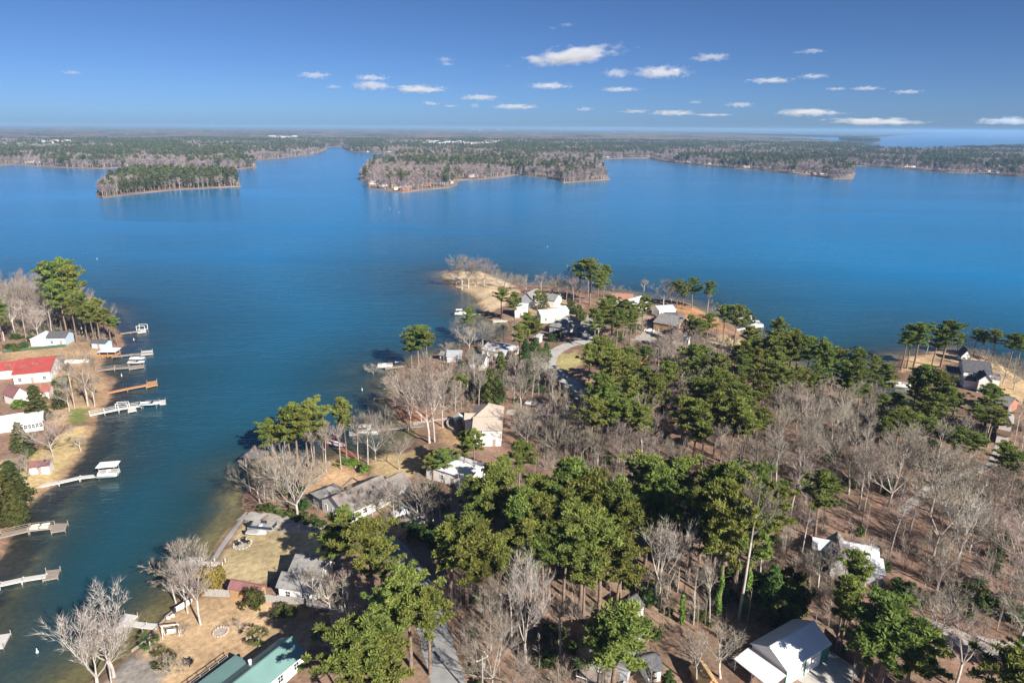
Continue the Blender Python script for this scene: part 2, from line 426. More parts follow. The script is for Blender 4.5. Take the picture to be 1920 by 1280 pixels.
def blocked(x, y): return any((x-a)**2+(y-b)**2 < r*r for a, b, r in KEEPOUT)
# ------------------------------------------------------------------ tree prototypes
M_PINE = mat('pine_needles', (.240,.280,.066), (.125,.165,.042), rough=.75, scale=.55, spec=.15, detail=3, rand=.5, trans=.25)
M_PINEBARK = mat('pine_bark', (.27,.195,.15), (.15,.105,.08), rough=.95, scale=2.5, spec=.1)
M_BARE = mat('grey_bark', (.48,.44,.40), (.30,.265,.235), rough=.9, scale=.9, spec=.1, rand=.55)
M_PALEBARK = mat('pale_bark', (.50,.46,.42), (.35,.31,.28), rough=.9, scale=.9, spec=.1, rand=.3)
M_TWIG = mat('twig_bark', (.35,.30,.25), (.245,.205,.17), rough=.9, scale=.5, spec=.1, rand=.6)
M_SHRUB = mat('shrub_leaves', (.085,.125,.030), (.045,.075,.020), rough=.7, scale=1.2, spec=.2, rand=.8, trans=.15)
M_CEDAR = mat('cedar_leaves', (.115,.120,.035), (.055,.068,.022), rough=.8, scale=1.0, spec=.15, rand=.6, trans=.15)
M_IVY = mat('ivy_leaves', (.17,.29,.04), (.09,.17,.025), rough=.55, scale=1.5, spec=.3, trans=.2)
M_OLIVE = mat('olive_leaves', (.27,.21,.05), (.15,.12,.035), rough=.8, scale=1.2, spec=.15, trans=.15)

def leaf_cloud(rn, centers, radii, count, size, flat=.65, aspect=.45, spray=False):
    """needle tufts: small quads over clump shells, tilted about the clump's outward direction"""
    centers = np.asarray(centers); k = len(centers); radii = np.asarray(radii)
    n = k*count
    ci = np.repeat(np.arange(k), count)
    d = rn.normal(size=(n, 3)); d /= np.linalg.norm(d, axis=1)[:, None]
    d[:, 2] = np.where(d[:, 2] < -.35, -d[:, 2], d[:, 2])
    rr = radii[ci]*(.62+.42*rn.random(n))
    pos = centers[ci] + d*rr[:, None]*np.array([1, 1, flat])
    nrm = d*np.array([.8, .8, 1.0]) + rn.normal(size=(n, 3))*.42
    nrm /= np.linalg.norm(nrm, axis=1)[:, None]
    a = np.cross(nrm, rn.normal(size=(n, 3))); a /= np.linalg.norm(a, axis=1)[:, None]
    bb = np.cross(nrm, a)
    if spray:                       # needle sprays: long quads pointing out of the tuft
        pos = centers[ci] + d*(radii[ci]*(.25+.72*rn.random(n)))[:, None]*np.array([1, 1, flat])
        a = d + rn.normal(size=(n, 3))*.55 + np.array([0, 0, .25]); a /= np.linalg.norm(a, axis=1)[:, None]
        up = np.array([0, 0, 1.0]) + rn.normal(size=(n, 3))*.55
        bb = np.cross(up, a); bb /= np.linalg.norm(bb, axis=1)[:, None]+1e-6
    s = size*(.6+.8*rn.random(n))[:, None]
    a *= s; bb *= s*aspect
    V = np.stack([pos-a*.9-bb*.5, pos-a*.1-bb, pos+a, pos+a*.0+bb], 1).reshape(-1, 3)
    return V, np.arange(n*4).reshape(-1, 4)

def pine_proto(seed, H=20.0, crown0=.50, spread=3.6, nbr=24, count=100, leaf=.36, clr=1.12, dome=1.0):
    rn = np.random.default_rng(seed); pr = random.Random(seed)
    lean = (pr.uniform(-.6, .6), pr.uniform(-.6, .6))
    def ctr(t): return Vector((lean[0]*t*t+.15*math.sin(5*t+seed), lean[1]*t*t+.15*math.cos(4*t), H*t))
    trunk = MB(); ts = [0, .02, .15, .3, .45, .6, .75, .88, .97]
    trunk.path([ctr(t)-Vector((0, 0, .4 if t == 0 else 0)) for t in ts], [.34 if t == 0 else .30*(1-t)**.75+.035 for t in ts], 7)
    cs, rs = [], []
    for i in range(nbr):
        f = (i+.5)/nbr; t = crown0+(.985-crown0)*f**.9
        prof = math.sin(math.pi*min(1, (.16+.84*f)**(.80*dome)))**.75
        prof = max(prof, .16)
        L = spread*prof*pr.uniform(.55, 1.28); az = i*2.4+pr.uniform(-.5, .5)
        up = pr.uniform(.05, .35)+.5*f
        p0 = ctr(t-.02); tip = p0+Vector((math.cos(az)*L, math.sin(az)*L, up*L))
        mid = p0+(tip-p0)*.55+Vector((0, 0, -.05*L))
        trunk.path([p0, mid, tip], [.075*(1.2-f), .05*(1.2-f), .015], 4)
        m = 4 if L > 2.6 else 3 if L > 1.4 else 2
        for j in range(m):
            q = p0+(tip-p0)*(1-.27*j)
            cs.append((q.x+pr.uniform(-.45, .45), q.y+pr.uniform(-.45, .45), q.z+pr.uniform(-.1, .45)))
            rs.append(clr*pr.uniform(.5, 1.08)*(1 if j < 2 else .85))
    for _ in range(2):
        q = ctr(.985); cs.append((q.x+pr.uniform(-.5, .5), q.y+pr.uniform(-.5, .5), q.z)); rs.append(clr*.85)
    # a few dead snags below the crown
    for _ in range(5):
        t = pr.uniform(crown0-.2, crown0); az = pr.uniform(0, 6.28); p0 = ctr(t); L = pr.uniform(.6, 1.8)
        trunk.path([p0, p0+Vector((math.cos(az)*L, math.sin(az)*L, .15*L))], [.035, .012], 3)
    V, F = leaf_cloud(rn, cs, rs, count, leaf, .7, .30, True)
    return trunk.mesh('pine_trunk', True), V, F

def finish(protos, m_trunk, m_crown, nm):
    out = []
    for tm, V, F in protos:
        tm.materials.append(m_trunk)
        out.append((tm, np_mesh(nm, V, F, m_crown)))
    return out
PINES = finish([pine_proto(100+i, crown0=c, spread=s, nbr=nb, dome=dm) for i, (c, s, nb, dm) in enumerate(
    [(.50,3.9,26,1.0),(.56,3.4,24,1.1),(.44,3.5,30,.85),(.60,4.1,22,1.2),(.52,3.0,26,.95),(.47,4.2,30,1.05),(.63,3.3,20,1.2)])], M_PINEBARK, M_PINE, 'pine_crown')
FULLP = finish([pine_proto(150+i, crown0=.12, spread=4.6, nbr=40, count=95, dome=.75) for i in range(3)], M_PINEBARK, M_PINE, 'full_crown')
def cedar_proto(seed):
    rn = np.random.default_rng(seed); pr = random.Random(seed); H = 10.0
    tr = MB(); tr.path([(0,0,-.3),(0,0,2),(.1,0,6),(0,.1,9.6)], [.2,.17,.1,.02], 6)
    cs, rs = [], []
    for i in range(46):
        f = (i+.5)/46; z = .9+8.9*f; w = 2.5*(1-f)**.7*(1-.35*max(0, .15-f)/.15)+.15; a = i*2.4
        k = pr.uniform(.45, .95); cs.append((math.cos(a)*w*k, math.sin(a)*w*k, z)); rs.append(.35+.45*(1-f)+.15*pr.random())
    V, F = leaf_cloud(rn, cs, rs, 60, .26, flat=.9)
    return tr.mesh('cedar_trunk', True), V, F
CEDARS = finish([cedar_proto(300+i) for i in range(3)], M_PINEBARK, M_CEDAR, 'cedar_crown')
CEDARG = [(a, b.copy()) for a, b in CEDARS]
for a, b in CEDARG: b.materials.clear(); b.materials.append(M_SHRUB)

def bare_proto(seed, H=18.0, fork=.35, nl=5, spread=.75, levels=4, r0=.26, twig=.026, kids=(3, 5), straight=False):
    pr = random.Random(seed); tr, br = MB(), MB(); tw_v, tw_f = [], []
    def rdir(d, ang):
        a = d.orthogonal().normalized(); a.rotate(Matrix.Rotation(pr.uniform(0, 6.283), 3, d))
        return (d*math.cos(ang)+a*math.sin(ang)).normalized()
    def twigs(p, d, L, k):
        for _ in range(k):
            dd = rdir(d, pr.uniform(.15, .85)); dd.z += .12; q = p+dd*L*pr.uniform(.6, 1.25)
            side = dd.cross(Vector((pr.uniform(-1, 1), pr.uniform(-1, 1), pr.uniform(-1, 1)))).normalized()*twig
            o = len(tw_v); tw_v.extend([tuple(p-side), tuple(p+side), tuple(q)]); tw_f.append((o, o+1, o+2))
    def grow(p, d, L, r, lv):
        bend = rdir(d, pr.uniform(.05, .22)); m = p+d*L*.5; e = m+(bend+Vector((0, 0, .10))).normalized()*L*.5
        (br).path([p, m, e], [r, r*.72, r*.46], 5 if lv >= levels-1 else 3)
        if lv <= 0:
            twigs(e, (e-m).normalized(), L*.85, 6); twigs(m, d, L*.7, 4); return
        k = pr.randint(*kids)
        for i in range(k):
            s = pr.uniform(.35, 1.0) if i else 1.0
            q = p+d*L*s if s < .5 else m+(e-m)*((s-.5)*2)
            ang = pr.uniform(.3, .75) if i else pr.uniform(.05, .3)
            nd = rdir((e-m).normalized(), ang); nd.z += .16; nd.normalize()
            grow(q, nd, L*pr.uniform(.52, .74), max(r*.43*pr.uniform(.8, 1.1), .018), lv-1)
    lean = Vector((pr.uniform(-.08, .08), pr.uniform(-.08, .08), 1)).normalized()
    hf = H*fork; top = lean*hf
    tr.path([(0,0,-.4), (0,0,.25), top*.5+Vector((pr.uniform(-.2, .2), pr.uniform(-.2, .2), 0)), top], [r0*1.5, r0*1.1, r0*.9, r0*.75], 7)
    L0 = (H-hf)*.44
    if straight:
        pts = [top]; d = lean
        for i in range(4):
            d = rdir(d, .1); d.z += .2; d.normalize(); pts.append(pts[-1]+d*(H-hf)/4.4)
        br.path(pts, [r0*.75*(1-.22*i) for i in range(5)], 5)
        for i in range(nl*2):
            s = pr.uniform(0, 3.99); k = int(s); q = pts[k]+(pts[k+1]-pts[k])*(s-k)
            nd = rdir(lean, pr.uniform(.55, 1.05)); nd.z += .25; nd.normalize(); grow(q, nd, L0*.62*(1.15-.17*s), .09*(1.1-.2*s)+.015, levels-2)
    else:
        for i in range(nl):
            az = 2*math.pi*i/nl+pr.uniform(-.4, .4); a = spread*pr.uniform(.55, 1.1) if i else .15
            nd = Vector((math.cos(az)*math.sin(a), math.sin(az)*math.sin(a), math.cos(a)))
            grow(top-lean*pr.uniform(0, hf*.18), nd, L0*pr.uniform(.85, 1.15), r0*.52, levels-1)
    k = H/max(max(p[2] for p in tw_v), .1)        # the crown's top is the tree's height
    sc = lambda vs: [(p[0]*k, p[1]*k, p[2]*k) for p in vs]
    tr.v, br.v, tw_v = sc(tr.v), sc(br.v), sc(tw_v)
    return tr.mesh('bare_trunk', True), br, tw_v, tw_f
def finish_bare(ps, mt, mtw):
    out = []
    for tm, br, tv, tf in ps:
        tm.materials.append(mt); o = len(br.v)
        br.v += tv; br.f += [tuple(i+o for i in f) for f in tf]
        nb = len(br.f)-len(tf)
        me = br.mesh('bare_branches'); me.materials.append(mt); me.materials.append(mtw)
        me.polygons.foreach_set('material_index', [0]*nb+[1]*len(tf))
        out.append((tm, me))
    return out
BARES = finish_bare([bare_proto(500+i, fork=f, nl=k, spread=s) for i, (f, k, s) in enumerate(
    [(.28,5,.80),(.35,4,.62),(.22,6,.85),(.40,5,.55),(.30,4,.9)])], M_BARE, M_TWIG)
SLIMS = finish_bare([bare_proto(600+i, fork=f, nl=k, straight=True, levels=4, r0=.2, kids=(3, 4)) for i, (f, k) in enumerate(
    [(.45,7),(.55,6),(.38,8),(.5,6)])], M_BARE, M_TWIG)
PALES = finish_bare([bare_proto(700+i, fork=f, nl=k, spread=s, r0=.34, twig=.03) for i, (f, k, s) in enumerate(
    [(.22,4,.62),(.30,4,.55)])], M_PALEBARK, M_PALEBARK)
SMALLB = finish_bare([bare_proto(800+i, H=6, fork=.18, nl=5, spread=.8, levels=3, r0=.1, twig=.02) for i in range(2)], M_BARE, M_TWIG)

ANCHORS = [((880,520),'on the sandy tip of the peninsula'),((1040,535),'along the shore behind the beach house'),((1100,520),'on the shore beyond the mint green house'),
 ((1290,560),'on the bank beside the white roofed barn'),((1160,610),'between the curved road and the white houses'),((930,620),'around the little inlet by the mint green house'),
 ((785,640),'on the shore beside the small grey cottage'),((790,760),'on the red bank above the wooden jetty'),((930,720),'in the thicket behind the tan roofed house'),
 ((1120,720),'beside the bend of the curved road'),((1300,720),'in the wooded middle of the peninsula'),((1480,660),'along the wooded shore of the narrow cove'),
 ((1620,700),'at the mouth of the narrow cove'),((1740,640),'on the tan point by the two storey house'),((1870,640),'on the lawn edge behind the two storey house'),
 ((1800,750),'around the brick garage'),((1560,790),'in the bare wood below the grey cove'),((1700,880),'in the thick bare wood beside the pale lane'),
 ((1180,810),'in the bare wood beyond the dense pines'),((1050,940),'in the dense pine stand beside the road'),((1330,910),'in the pine row at the edge of the bare wood'),
 ((1300,1080),'in the leaf littered wood with ivy trunks'),((1590,980),'around the white roofed house in the wood'),((1680,1180),'beside the green trimmed garage'),
 ((1820,1020),'on the open leaf strewn slope'),((1160,1190),'over the grey house below the wood'),((960,1130),'between the grey road and the grey house'),
 ((770,1130),'on the verge of the grey road'),((690,1230),'below the road by the green roofed house'),((670,1020),'beside the gravel drive'),((600,1100),'around the cottage by the board fence'),
 ((350,1080),'on the bank by the small white dock'),((190,1200),'leaning over the water by the orange lawn'),((540,850),'on the small point with the hedge'),
 ((690,810),'by the sheltered boat cove'),((780,930),'around the long grey roofed house'),((870,850),'around the white metal roofed house'),((100,560),'on the wooded bank beyond the red roofed house'),
 ((150,700),'in the yard of the red roofed house'),((60,760),'beside the white metal porch'),((70,860),'on the tan bank between white docks'),((1820,1180),'by the gravel clearing')]
def place_of(px, py): return min(ANCHORS, key=lambda a: (a[0][0]-px)**2+((a[0][1]-py)*1.3)**2)[1]

KINDS = {'pine': ('pine_tree', 'tall green pine', 'tree', PINES, 20.0, 'crown'), 'full': ('pine_tree', 'dense green pine branched to the ground', 'tree', FULLP, 20.0, 'crown'),
 'cedar': ('cedar_tree', 'olive green cedar', 'tree', CEDARS, 10.0, 'crown'), 'green': ('evergreen_tree', 'conical green evergreen', 'tree', CEDARG, 10.0, 'crown'),
 'bare': ('bare_tree', 'spreading bare tree', 'tree', BARES, 18.0, 'branches'), 'slim': ('bare_tree', 'slender bare tree', 'tree', SLIMS, 18.0, 'branches'),
 'pale': ('bare_tree', 'pale limbed bare tree', 'tree', PALES, 18.0, 'branches'), 'small': ('bare_tree', 'small bare tree', 'tree', SMALLB, 6.0, 'branches')}
TREES = []
def tree(kind, x, y, h, width=1.0, label=None, where=None, proto=None, lean=(0, 0), group=None):
    nm, lab, cat, protos, H0, part = KINDS[kind]
    z = float(gz(x, y)); qx, qy = proj(x, y, z+h*.75)
    w = where or place_of(float(qx), float(qy))
    i = proto if proto is not None else random.randrange(len(protos))
    s = h/H0; ws = s*width*(1 if kind in ('cedar', 'green', 'small') else (.55+.45/max(s, .3)))
    o = thing(nm, label or f'{lab} {w}', cat, (x, y, z), random.uniform(0, 6.283), None if label else (group or f'{lab}s {w}'))
    if lean != (0, 0): o.rotation_euler = (lean[0], lean[1], o.rotation_euler[2])
    o.scale = (ws, ws, s)
    put('trunk', protos[i][0], o); put(part, protos[i][1], o); o['_w'] = ws
    TREES.append((x, y, h, kind))
    return o
def top_tree(kind, px, py, h, width=1.0, **k):
    """a tree h tall whose top is seen at the pixel"""
    p = G(px, py, h)
    return tree(kind, p.x, p.y, h, width, **k)
def base_tree(kind, bx, by, ty, width=1.0, **k):
    """a tree standing at the pixel whose top reaches row ty"""
    p = G(bx, by); lo, hi = 1.0, 45.0
    for _ in range(24):
        m = (lo+hi)/2
        if proj(p.x, p.y, p.z+m)[1] > ty: lo = m
        else: hi = m
    return tree(kind, p.x, p.y, lo, width, **k)

PINE_TOPS = [
 (645,955,17,1.1),(690,978,19,1.25),(715,1015,15,1),(620,985,13,1),(762,1072,19,1.2),(800,1105,17,1.1),(735,1105,16,1),
 (690,1160,19,1.2),(640,1185,18,1.1),(725,1195,17,1.1),(670,1215,15,1),
 (1160,1138,19,1.5),(1135,1165,15,1.1),(1680,1128,19,1.5),(1725,1175,16,1.3),(1640,1165,16,1.1),(1612,1040,17,.8),(1600,1085,15,.9),(1585,1110,12,1),
 (1545,888,16,1.15),
 (925,878,22,1.2),(895,905,19,1),(872,972,19,1.2),(845,990,17,1.1),(905,992,19,1.2),(940,1005,17,1),(965,945,19,1.1),(980,915,21,1),(1005,895,21,1.1),(1015,930,20,1.1),
 (1080,868,24,1.3),(1055,888,22,1.1),(1115,892,23,1.2),(1150,905,23,1.2),(1172,940,21,1.1),(1095,950,22,1.2),(1130,975,20,1.2),(1062,990,19,1.1),(1165,1010,17,1.1),(995,975,19,1.1),(1035,955,20,1.1),(1100,1015,17,1),(1020,1000,17,1),
 (1205,858,21,1.1),(1240,876,22,1.2),(1282,862,20,1.2),(1258,905,20,1.1),(1222,905,19,1),(1330,880,22,1.1),(1380,874,24,1.3),(1425,876,22,1.1),(1355,915,21,1.1),(1400,925,23,1.2),(1308,925,20,1),(1450,905,20,1.1),(1335,950,18,1),
 (975,833,14,1.2),(890,806,15,1),(870,815,13,.9),(945,860,14,1),
 (1132,632,22,1.1),(1108,645,21,1),(1155,662,20,1.1),(1140,722,19,1.2),(1112,750,18,1.1),(1170,748,18,1.2),(1200,762,17,1.1),(1125,700,18,1),
 (1255,678,19,1.1),(1232,700,18,1),(1285,748,18,1.1),(1310,752,19,1.1),(1345,690,20,1.1),(1368,710,21,1.1),(1350,735,19,1.1),(1382,748,19,1.1),(1402,775,17,1),(1430,765,16,1),(1325,770,17,1),(1212,690,16,1),
 (1362,572,17,1),(1385,572,18,1.1),(1402,585,15,.9),(1330,588,14,1.1),(1312,598,13,1),(1295,592,13,1),
 (1452,632,20,1),(1480,624,21,1),(1502,628,21,1.1),(1522,634,20,1),(1556,645,20,1),(1402,640,17,1.1),(1422,652,17,1),(1445,676,17,1),(1472,690,17,1),(1432,700,16,1),(1535,685,17,.9),(1500,690,16,1),(1395,665,15,1),
 (1610,655,19,1.1),(1592,678,18,1),(1622,688,18,1.1),(1645,668,16,.9),(1668,682,15,1),(1605,710,15,1),
 (1742,686,20,1.2),(1772,698,19,1.3),(1760,738,15,1.1),(1785,725,16,1.1),(1725,700,17,.9),
 (1692,775,13,1.1),(1715,776,13,1.1),(1665,782,12,1),(1750,784,12,1.1),(1800,800,12,1.2),(1835,815,10,1.1),(1660,740,10,1),(1890,830,13,1),(1912,850,12,1),
 (1150,555,19,1.2),(1132,562,19,1.1),(1172,562,18,1.1),(1118,578,17,1.1),(1160,578,17,1),(1208,556,17,1),(1195,572,15,1),(1185,582,15,1),
 (940,545,15,1.1),(965,548,15,1),(880,578,15,.9),(990,588,17,1.1),(1005,600,15,1),(975,610,15,1),
 (1008,545,12,.8),
]
for px, py, h, w in PINE_TOPS: top_tree('pine', px, py, h, w)
for px, by, ty, w in [(785,692,612,1.3),(800,694,622,1.1),(772,690,622,1.0),(1268,578,525,1.1),(1296,578,522,1.2),(1326,586,527,1.1),(1280,580,535,.9),
 (1086,568,490,1.1),(1106,572,486,1.3),(1131,570,498,1.2),(1120,574,505,1),(1700,690,612,1.1),(1712,692,606,1.3),(1690,694,622,1.1),(1765,688,602,1.4),(1748,686,615,1),
 (1825,666,618,1.1),(1858,676,618,1.1),(1890,690,625,1.2),(1838,668,624,.9),(1905,692,628,1),
 (560,872,756,1.2),(590,868,752,1.2),(578,876,770,1.0),(545,872,770,1),(515,868,788,1.15),(650,858,747,.9),(608,866,790,.8),
 (835,905,846,1.2),(812,900,852,1),
 (108,615,492,1.2),(135,618,488,1.3),(150,622,498,1.1),(128,640,530,1.1),(165,640,552,1.0),(188,640,560,1.1),(208,642,578,1.1),(220,650,592,.9),(8,650,562,1.1),(-12,660,580,1.1),(145,645,560,.9),(178,648,572,.9)]:
    base_tree('pine', px, by, ty, w)
base_tree('full', 1845, 800, 720, 1.3, label='large dark evergreen with a rounded crown beside the brick garage')
base_tree('full', 1918, 1275, 1190, 1.1, label='dark evergreen by the gravel clearing, full to the ground')
for px, py, h in [(60,722,12),(30,792,9),(105,730,7),(12,865,13),(-6,885,14),(18,915,10),(1020,545,10)]: top_tree('cedar', px, py, h, 1.35)
for px, py, h in [(918,690,13),(935,705,10),(1255,1256,6),(1455,1060,11),(1485,1085,9),(1025,640,8),(1090,575,6),(1012,650,5)]: top_tree('green', px, py, h, 1.2)

# leafless trees seen one by one: foot pixel and row of the top
for k, bx, by, ty, w in [('pale',186,1296,1128,1.1),('pale',214,1268,1094,1.0),('bare',215,1300,1190,1.1),('bare',376,1170,1020,.95),('bare',345,1110,1003,1.1),('slim',330,1130,1045,1.1),('pale',352,1148,1060,.9),
 ('bare',558,970,828,1.35),('bare',487,942,842,.9),('slim',498,946,850,.9),('slim',512,938,862,.9),('slim',470,925,850,.8),('bare',612,885,785,.9),('slim',588,880,800,.8),('slim',640,880,790,.8),('bare',704,862,760,1),('slim',690,870,770,.9),('slim',672,864,778,.8),('bare',748,880,808,.9),
 ('bare',805,830,655,1.15),('slim',815,828,668,1),('bare',770,800,675,1.05),('bare',830,800,690,1),('slim',790,790,690,1),('small',738,735,698,1.6),
 ('bare',795,990,880,1.1),('bare',785,985,888,1),('slim',812,995,900,.9),('bare',740,985,905,1),('bare',655,960,895,1),('bare',700,975,910,1.1),
 ('bare',640,1158,1062,1),('bare',588,1158,1055,1),('slim',625,1188,1090,1),('bare',600,1135,1068,.9),('slim',652,1170,1085,1),
 ('pale',1235,1138,955,.85),('pale',1250,1120,985,.8),('slim',1225,1130,970,1),('slim',1270,1110,990,1),('pale',985,1240,1030,.8),('pale',1000,1180,1025,.8),('bare',960,1210,1065,1),('slim',940,1205,1075,1),('slim',920,1220,1090,1),
 ('bare',1160,880,785,1.25),('bare',1185,890,790,1.2),('bare',1120,880,795,1.1),('bare',1090,872,798,1.1),('bare',1350,900,795,1.25),('bare',1385,905,800,1.2),('bare',1410,905,806,1.3),('bare',1335,890,805,1),('bare',1300,770,690,1.25),('bare',1270,890,815,1),('bare',1230,880,810,1),
 ('bare',1503,900,770,1.15),('bare',1572,825,738,1.2),('bare',1620,840,775,1.1),('bare',1690,930,815,1.2),('bare',1650,925,825,1.2),('bare',1745,960,830,1.2),('bare',1665,950,840,1.2),('bare',1805,950,835,1.2),('bare',1845,980,860,1.3),('pale',1790,1070,920,1),('bare',1750,1040,880,1.1),
 ('bare',1905,1010,905,1.2),('bare',1915,1090,960,1.3),('bare',1880,1160,1020,1.3),('bare',1900,1230,1070,1.2),('bare',1740,1260,1085,1.2),('bare',1790,1290,1130,1.1),('bare',1350,1270,1180,1.3),('bare',1305,1290,1195,1.3),('bare',1120,1300,1180,1),('slim',1385,1160,870,1),('pine',1345,1155,905,.9),('pine',1395,1148,930,.9),('slim',1300,1170,1050,.9),('slim',1330,1170,1040,.9),
 ('bare',866,543,472,1.5),('bare',878,540,476,1.5),('bare',908,538,480,1.4),('bare',890,536,490,1.3),('bare',855,536,500,1.3),('bare',932,530,502,1.3),('bare',945,540,508,1.3),('bare',960,545,512,1.3),('bare',985,548,512,1.2),('bare',1015,545,508,1.1),('bare',1035,560,515,1.1),('bare',1050,565,522,1.2),('slim',1062,566,495,.8),('slim',1075,570,510,1),
 ('slim',1205,565,520,1.2),('bare',1244,574,520,1.3),('bare',1258,570,535,1),('bare',1345,602,568,1.3),('bare',1150,560,530,1.4),('bare',1170,562,535,1.3),('slim',1325,592,550,.9),
 ('bare',165,760,640,1.25),('slim',140,765,650,1),('bare',178,762,690,1),('bare',100,857,768,1.15),('bare',152,845,815,1),('bare',50,905,848,1.1),('small',105,790,765,1.5),('bare',55,705,670,1.2),('bare',130,770,700,1),
 ('bare',20,600,515,1.2),('bare',40,605,508,1.2),('bare',60,600,512,1.2),('bare',85,605,520,1.1),('bare',5,620,530,1.2),('slim',95,610,515,1),('bare',150,625,560,1),('slim',125,630,560,1),('bare',30,630,550,1.1),('bare',75,640,575,1.1),('slim',100,640,560,1),('bare',195,625,562,.9),('slim',50,640,560,1),
 ('bare',1880,720,660,1.3),('bare',1900,730,668,1.3),('bare',1795,660,620,1.3),('slim',1735,668,630,1),('bare',1835,690,650,1),
 ('bare',870,640,590,1.2),('slim',890,645,595,1.1),('bare',905,650,600,1.1),('bare',925,648,605,1.1),('slim',945,650,602,1),('bare',880,660,610,1.1),('slim',960,640,595,1),
 ('bare',840,665,640,1.2),('bare',1290,1000,930,1),('bare',700,700,676,1)]:
    if k == 'bare' and ty > 690 and by > 690 and random.random() < .25: k = 'slim'
    base_tree(k, bx, by, ty, w)
for bx, by, ty, w in [(450,1182,1158,1.3),(347,1192,1165,1.2),(322,1265,1225,1.5),(345,1262,1240,1.2),(990,790,765,1.6),(1060,790,748,2),(1010,790,770,1.5)]:
    base_tree('small', bx, by, ty, w)

# woods filled in between: (pixel polygon of the floor, kind weights, spacing in metres, height range)
def fill(poly, spacing, kinds, hmin, hmax, seed, cap=400, wr=(.85, 1.15)):
    pr = random.Random(seed); w = [tuple(G(x, y)[:2]) for x, y in poly]; xs = [p[0] for p in w]; ys = [p[1] for p in w]; k = 0
    area = (max(xs)-min(xs))*(max(ys)-min(ys))
    for _ in range(int(area/spacing**2*6)):
        x, y = pr.uniform(min(xs), max(xs)), pr.uniform(min(ys), max(ys))
        if not bool(pip(np.array(x), np.array(y), w)) or float(gz(x, y)) < .5: continue
        if any((x-a)**2+(y-b)**2 < spacing**2 for a, b, *_ in TREES): continue
        if blocked(x, y): continue
        tree(pr.choice(kinds), x, y, pr.uniform(hmin, hmax), pr.uniform(*wr)); k += 1
        if k >= cap: break


# ------------------------------------------------------------------ building materials
W_WHITE = mat('white_siding', (.78,.77,.74), (.68,.67,.64), rough=.7, scale=.6, stretch=(1,1,9), bump=.1)
W_PINKWHITE = mat('cream_render', (.80,.73,.68), (.70,.62,.57), rough=.85, scale=.5)
W_GREY = mat('grey_siding', (.45,.46,.48), (.36,.37,.39), rough=.75, scale=.6, stretch=(1,1,9))
W_BLUE = mat('pale_blue_siding', (.50,.62,.72), (.43,.54,.64), rough=.75, scale=.6, stretch=(1,1,9))
W_MINT = mat('mint_green_siding', (.52,.72,.52), (.45,.64,.45), rough=.75, scale=.6, stretch=(1,1,9))
W_BRICK = mat('red_brick', (.42,.19,.13), (.30,.13,.09), rough=.9, scale=3.0)
W_WOOD = mat('tan_wood_siding', (.46,.28,.15), (.34,.20,.10), rough=.85, scale=1.0, stretch=(4,4,.6))
W_DARK = mat('dark_wood_siding', (.20,.15,.12), (.13,.10,.08), rough=.85, scale=1.0)
R_GREY = mat('grey_shingles', (.28,.27,.27), (.18,.175,.175), rough=.9, scale=1.1, detail=6, bump=.3, spec=.15)
R_DARK = mat('charcoal_shingles', (.125,.125,.14), (.08,.08,.09), rough=.9, scale=1.3, detail=6, bump=.3, spec=.15)
R_MOSS = mat('weathered_grey_shingles', (.26,.235,.22), (.15,.125,.12), rough=.95, scale=.5, detail=8, bump=.3, spec=.1)
R_TAN = mat('tan_shingles', (.47,.40,.34), (.38,.32,.27), rough=.9, scale=1.2, detail=6, bump=.25, spec=.15)
R_RED = mat('red_metal_roofing', (.42,.085,.075), (.35,.07,.062), rough=.45, scale=.4, spec=.4)
R_RUST = mat('rust_red_metal_roofing', (.27,.13,.13), (.20,.095,.095), rough=.5, scale=.5, spec=.4)
R_WHITE = mat('white_metal_roofing', (.80,.81,.83), (.66,.68,.71), rough=.35, scale=.35, stretch=(1,.3,1), spec=.5)
R_GREEN = mat('green_metal_roofing', (.17,.295,.28), (.14,.25,.235), rough=.42, scale=.3, spec=.45)
R_SILVER = mat('silver_metal_roofing', (.55,.58,.62), (.45,.47,.51), rough=.4, scale=.4, spec=.5)
M_TRIM = mat('white_trim', (.80,.80,.78), (.74,.74,.72), rough=.5)
M_GTRIM = mat('green_trim', (.05,.23,.16), (.04,.18,.13), rough=.5)
M_GLASS = mat('window_glass', (.045,.055,.07), (.03,.036,.045), rough=.08, spec=.6)
M_DOOR = mat('painted_door', (.34,.30,.27), (.28,.24,.21), rough=.6)
M_CONC = mat('concrete', (.50,.48,.45), (.38,.365,.34), rough=.9, scale=.6, detail=8)
M_ASPH = mat('grey_asphalt', (.33,.33,.335), (.235,.235,.24), rough=.95, scale=.35, detail=9, spec=.15)
M_GRAVEL = mat('pale_gravel', (.47,.43,.39), (.30,.27,.24), rough=.95, scale=.7, detail=9, spec=.1)
M_DECK = mat('weathered_deck_wood', (.34,.29,.25), (.23,.19,.165), rough=.9, scale=1.2, stretch=(.4,5,1))
M_DECKW = mat('pale_deck_boards', (.62,.60,.58), (.50,.48,.46), rough=.8, scale=1.2, stretch=(.4,5,1))
M_DECKO = mat('orange_cedar_boards', (.52,.28,.14), (.42,.21,.10), rough=.8, scale=1.2, stretch=(.4,5,1))
M_POST = mat('dock_post_wood', (.36,.31,.27), (.22,.19,.16), rough=.9, scale=1.5)
M_CHIM = mat('chimney_brick', (.40,.22,.16), (.29,.15,.11), rough=.9, scale=3)

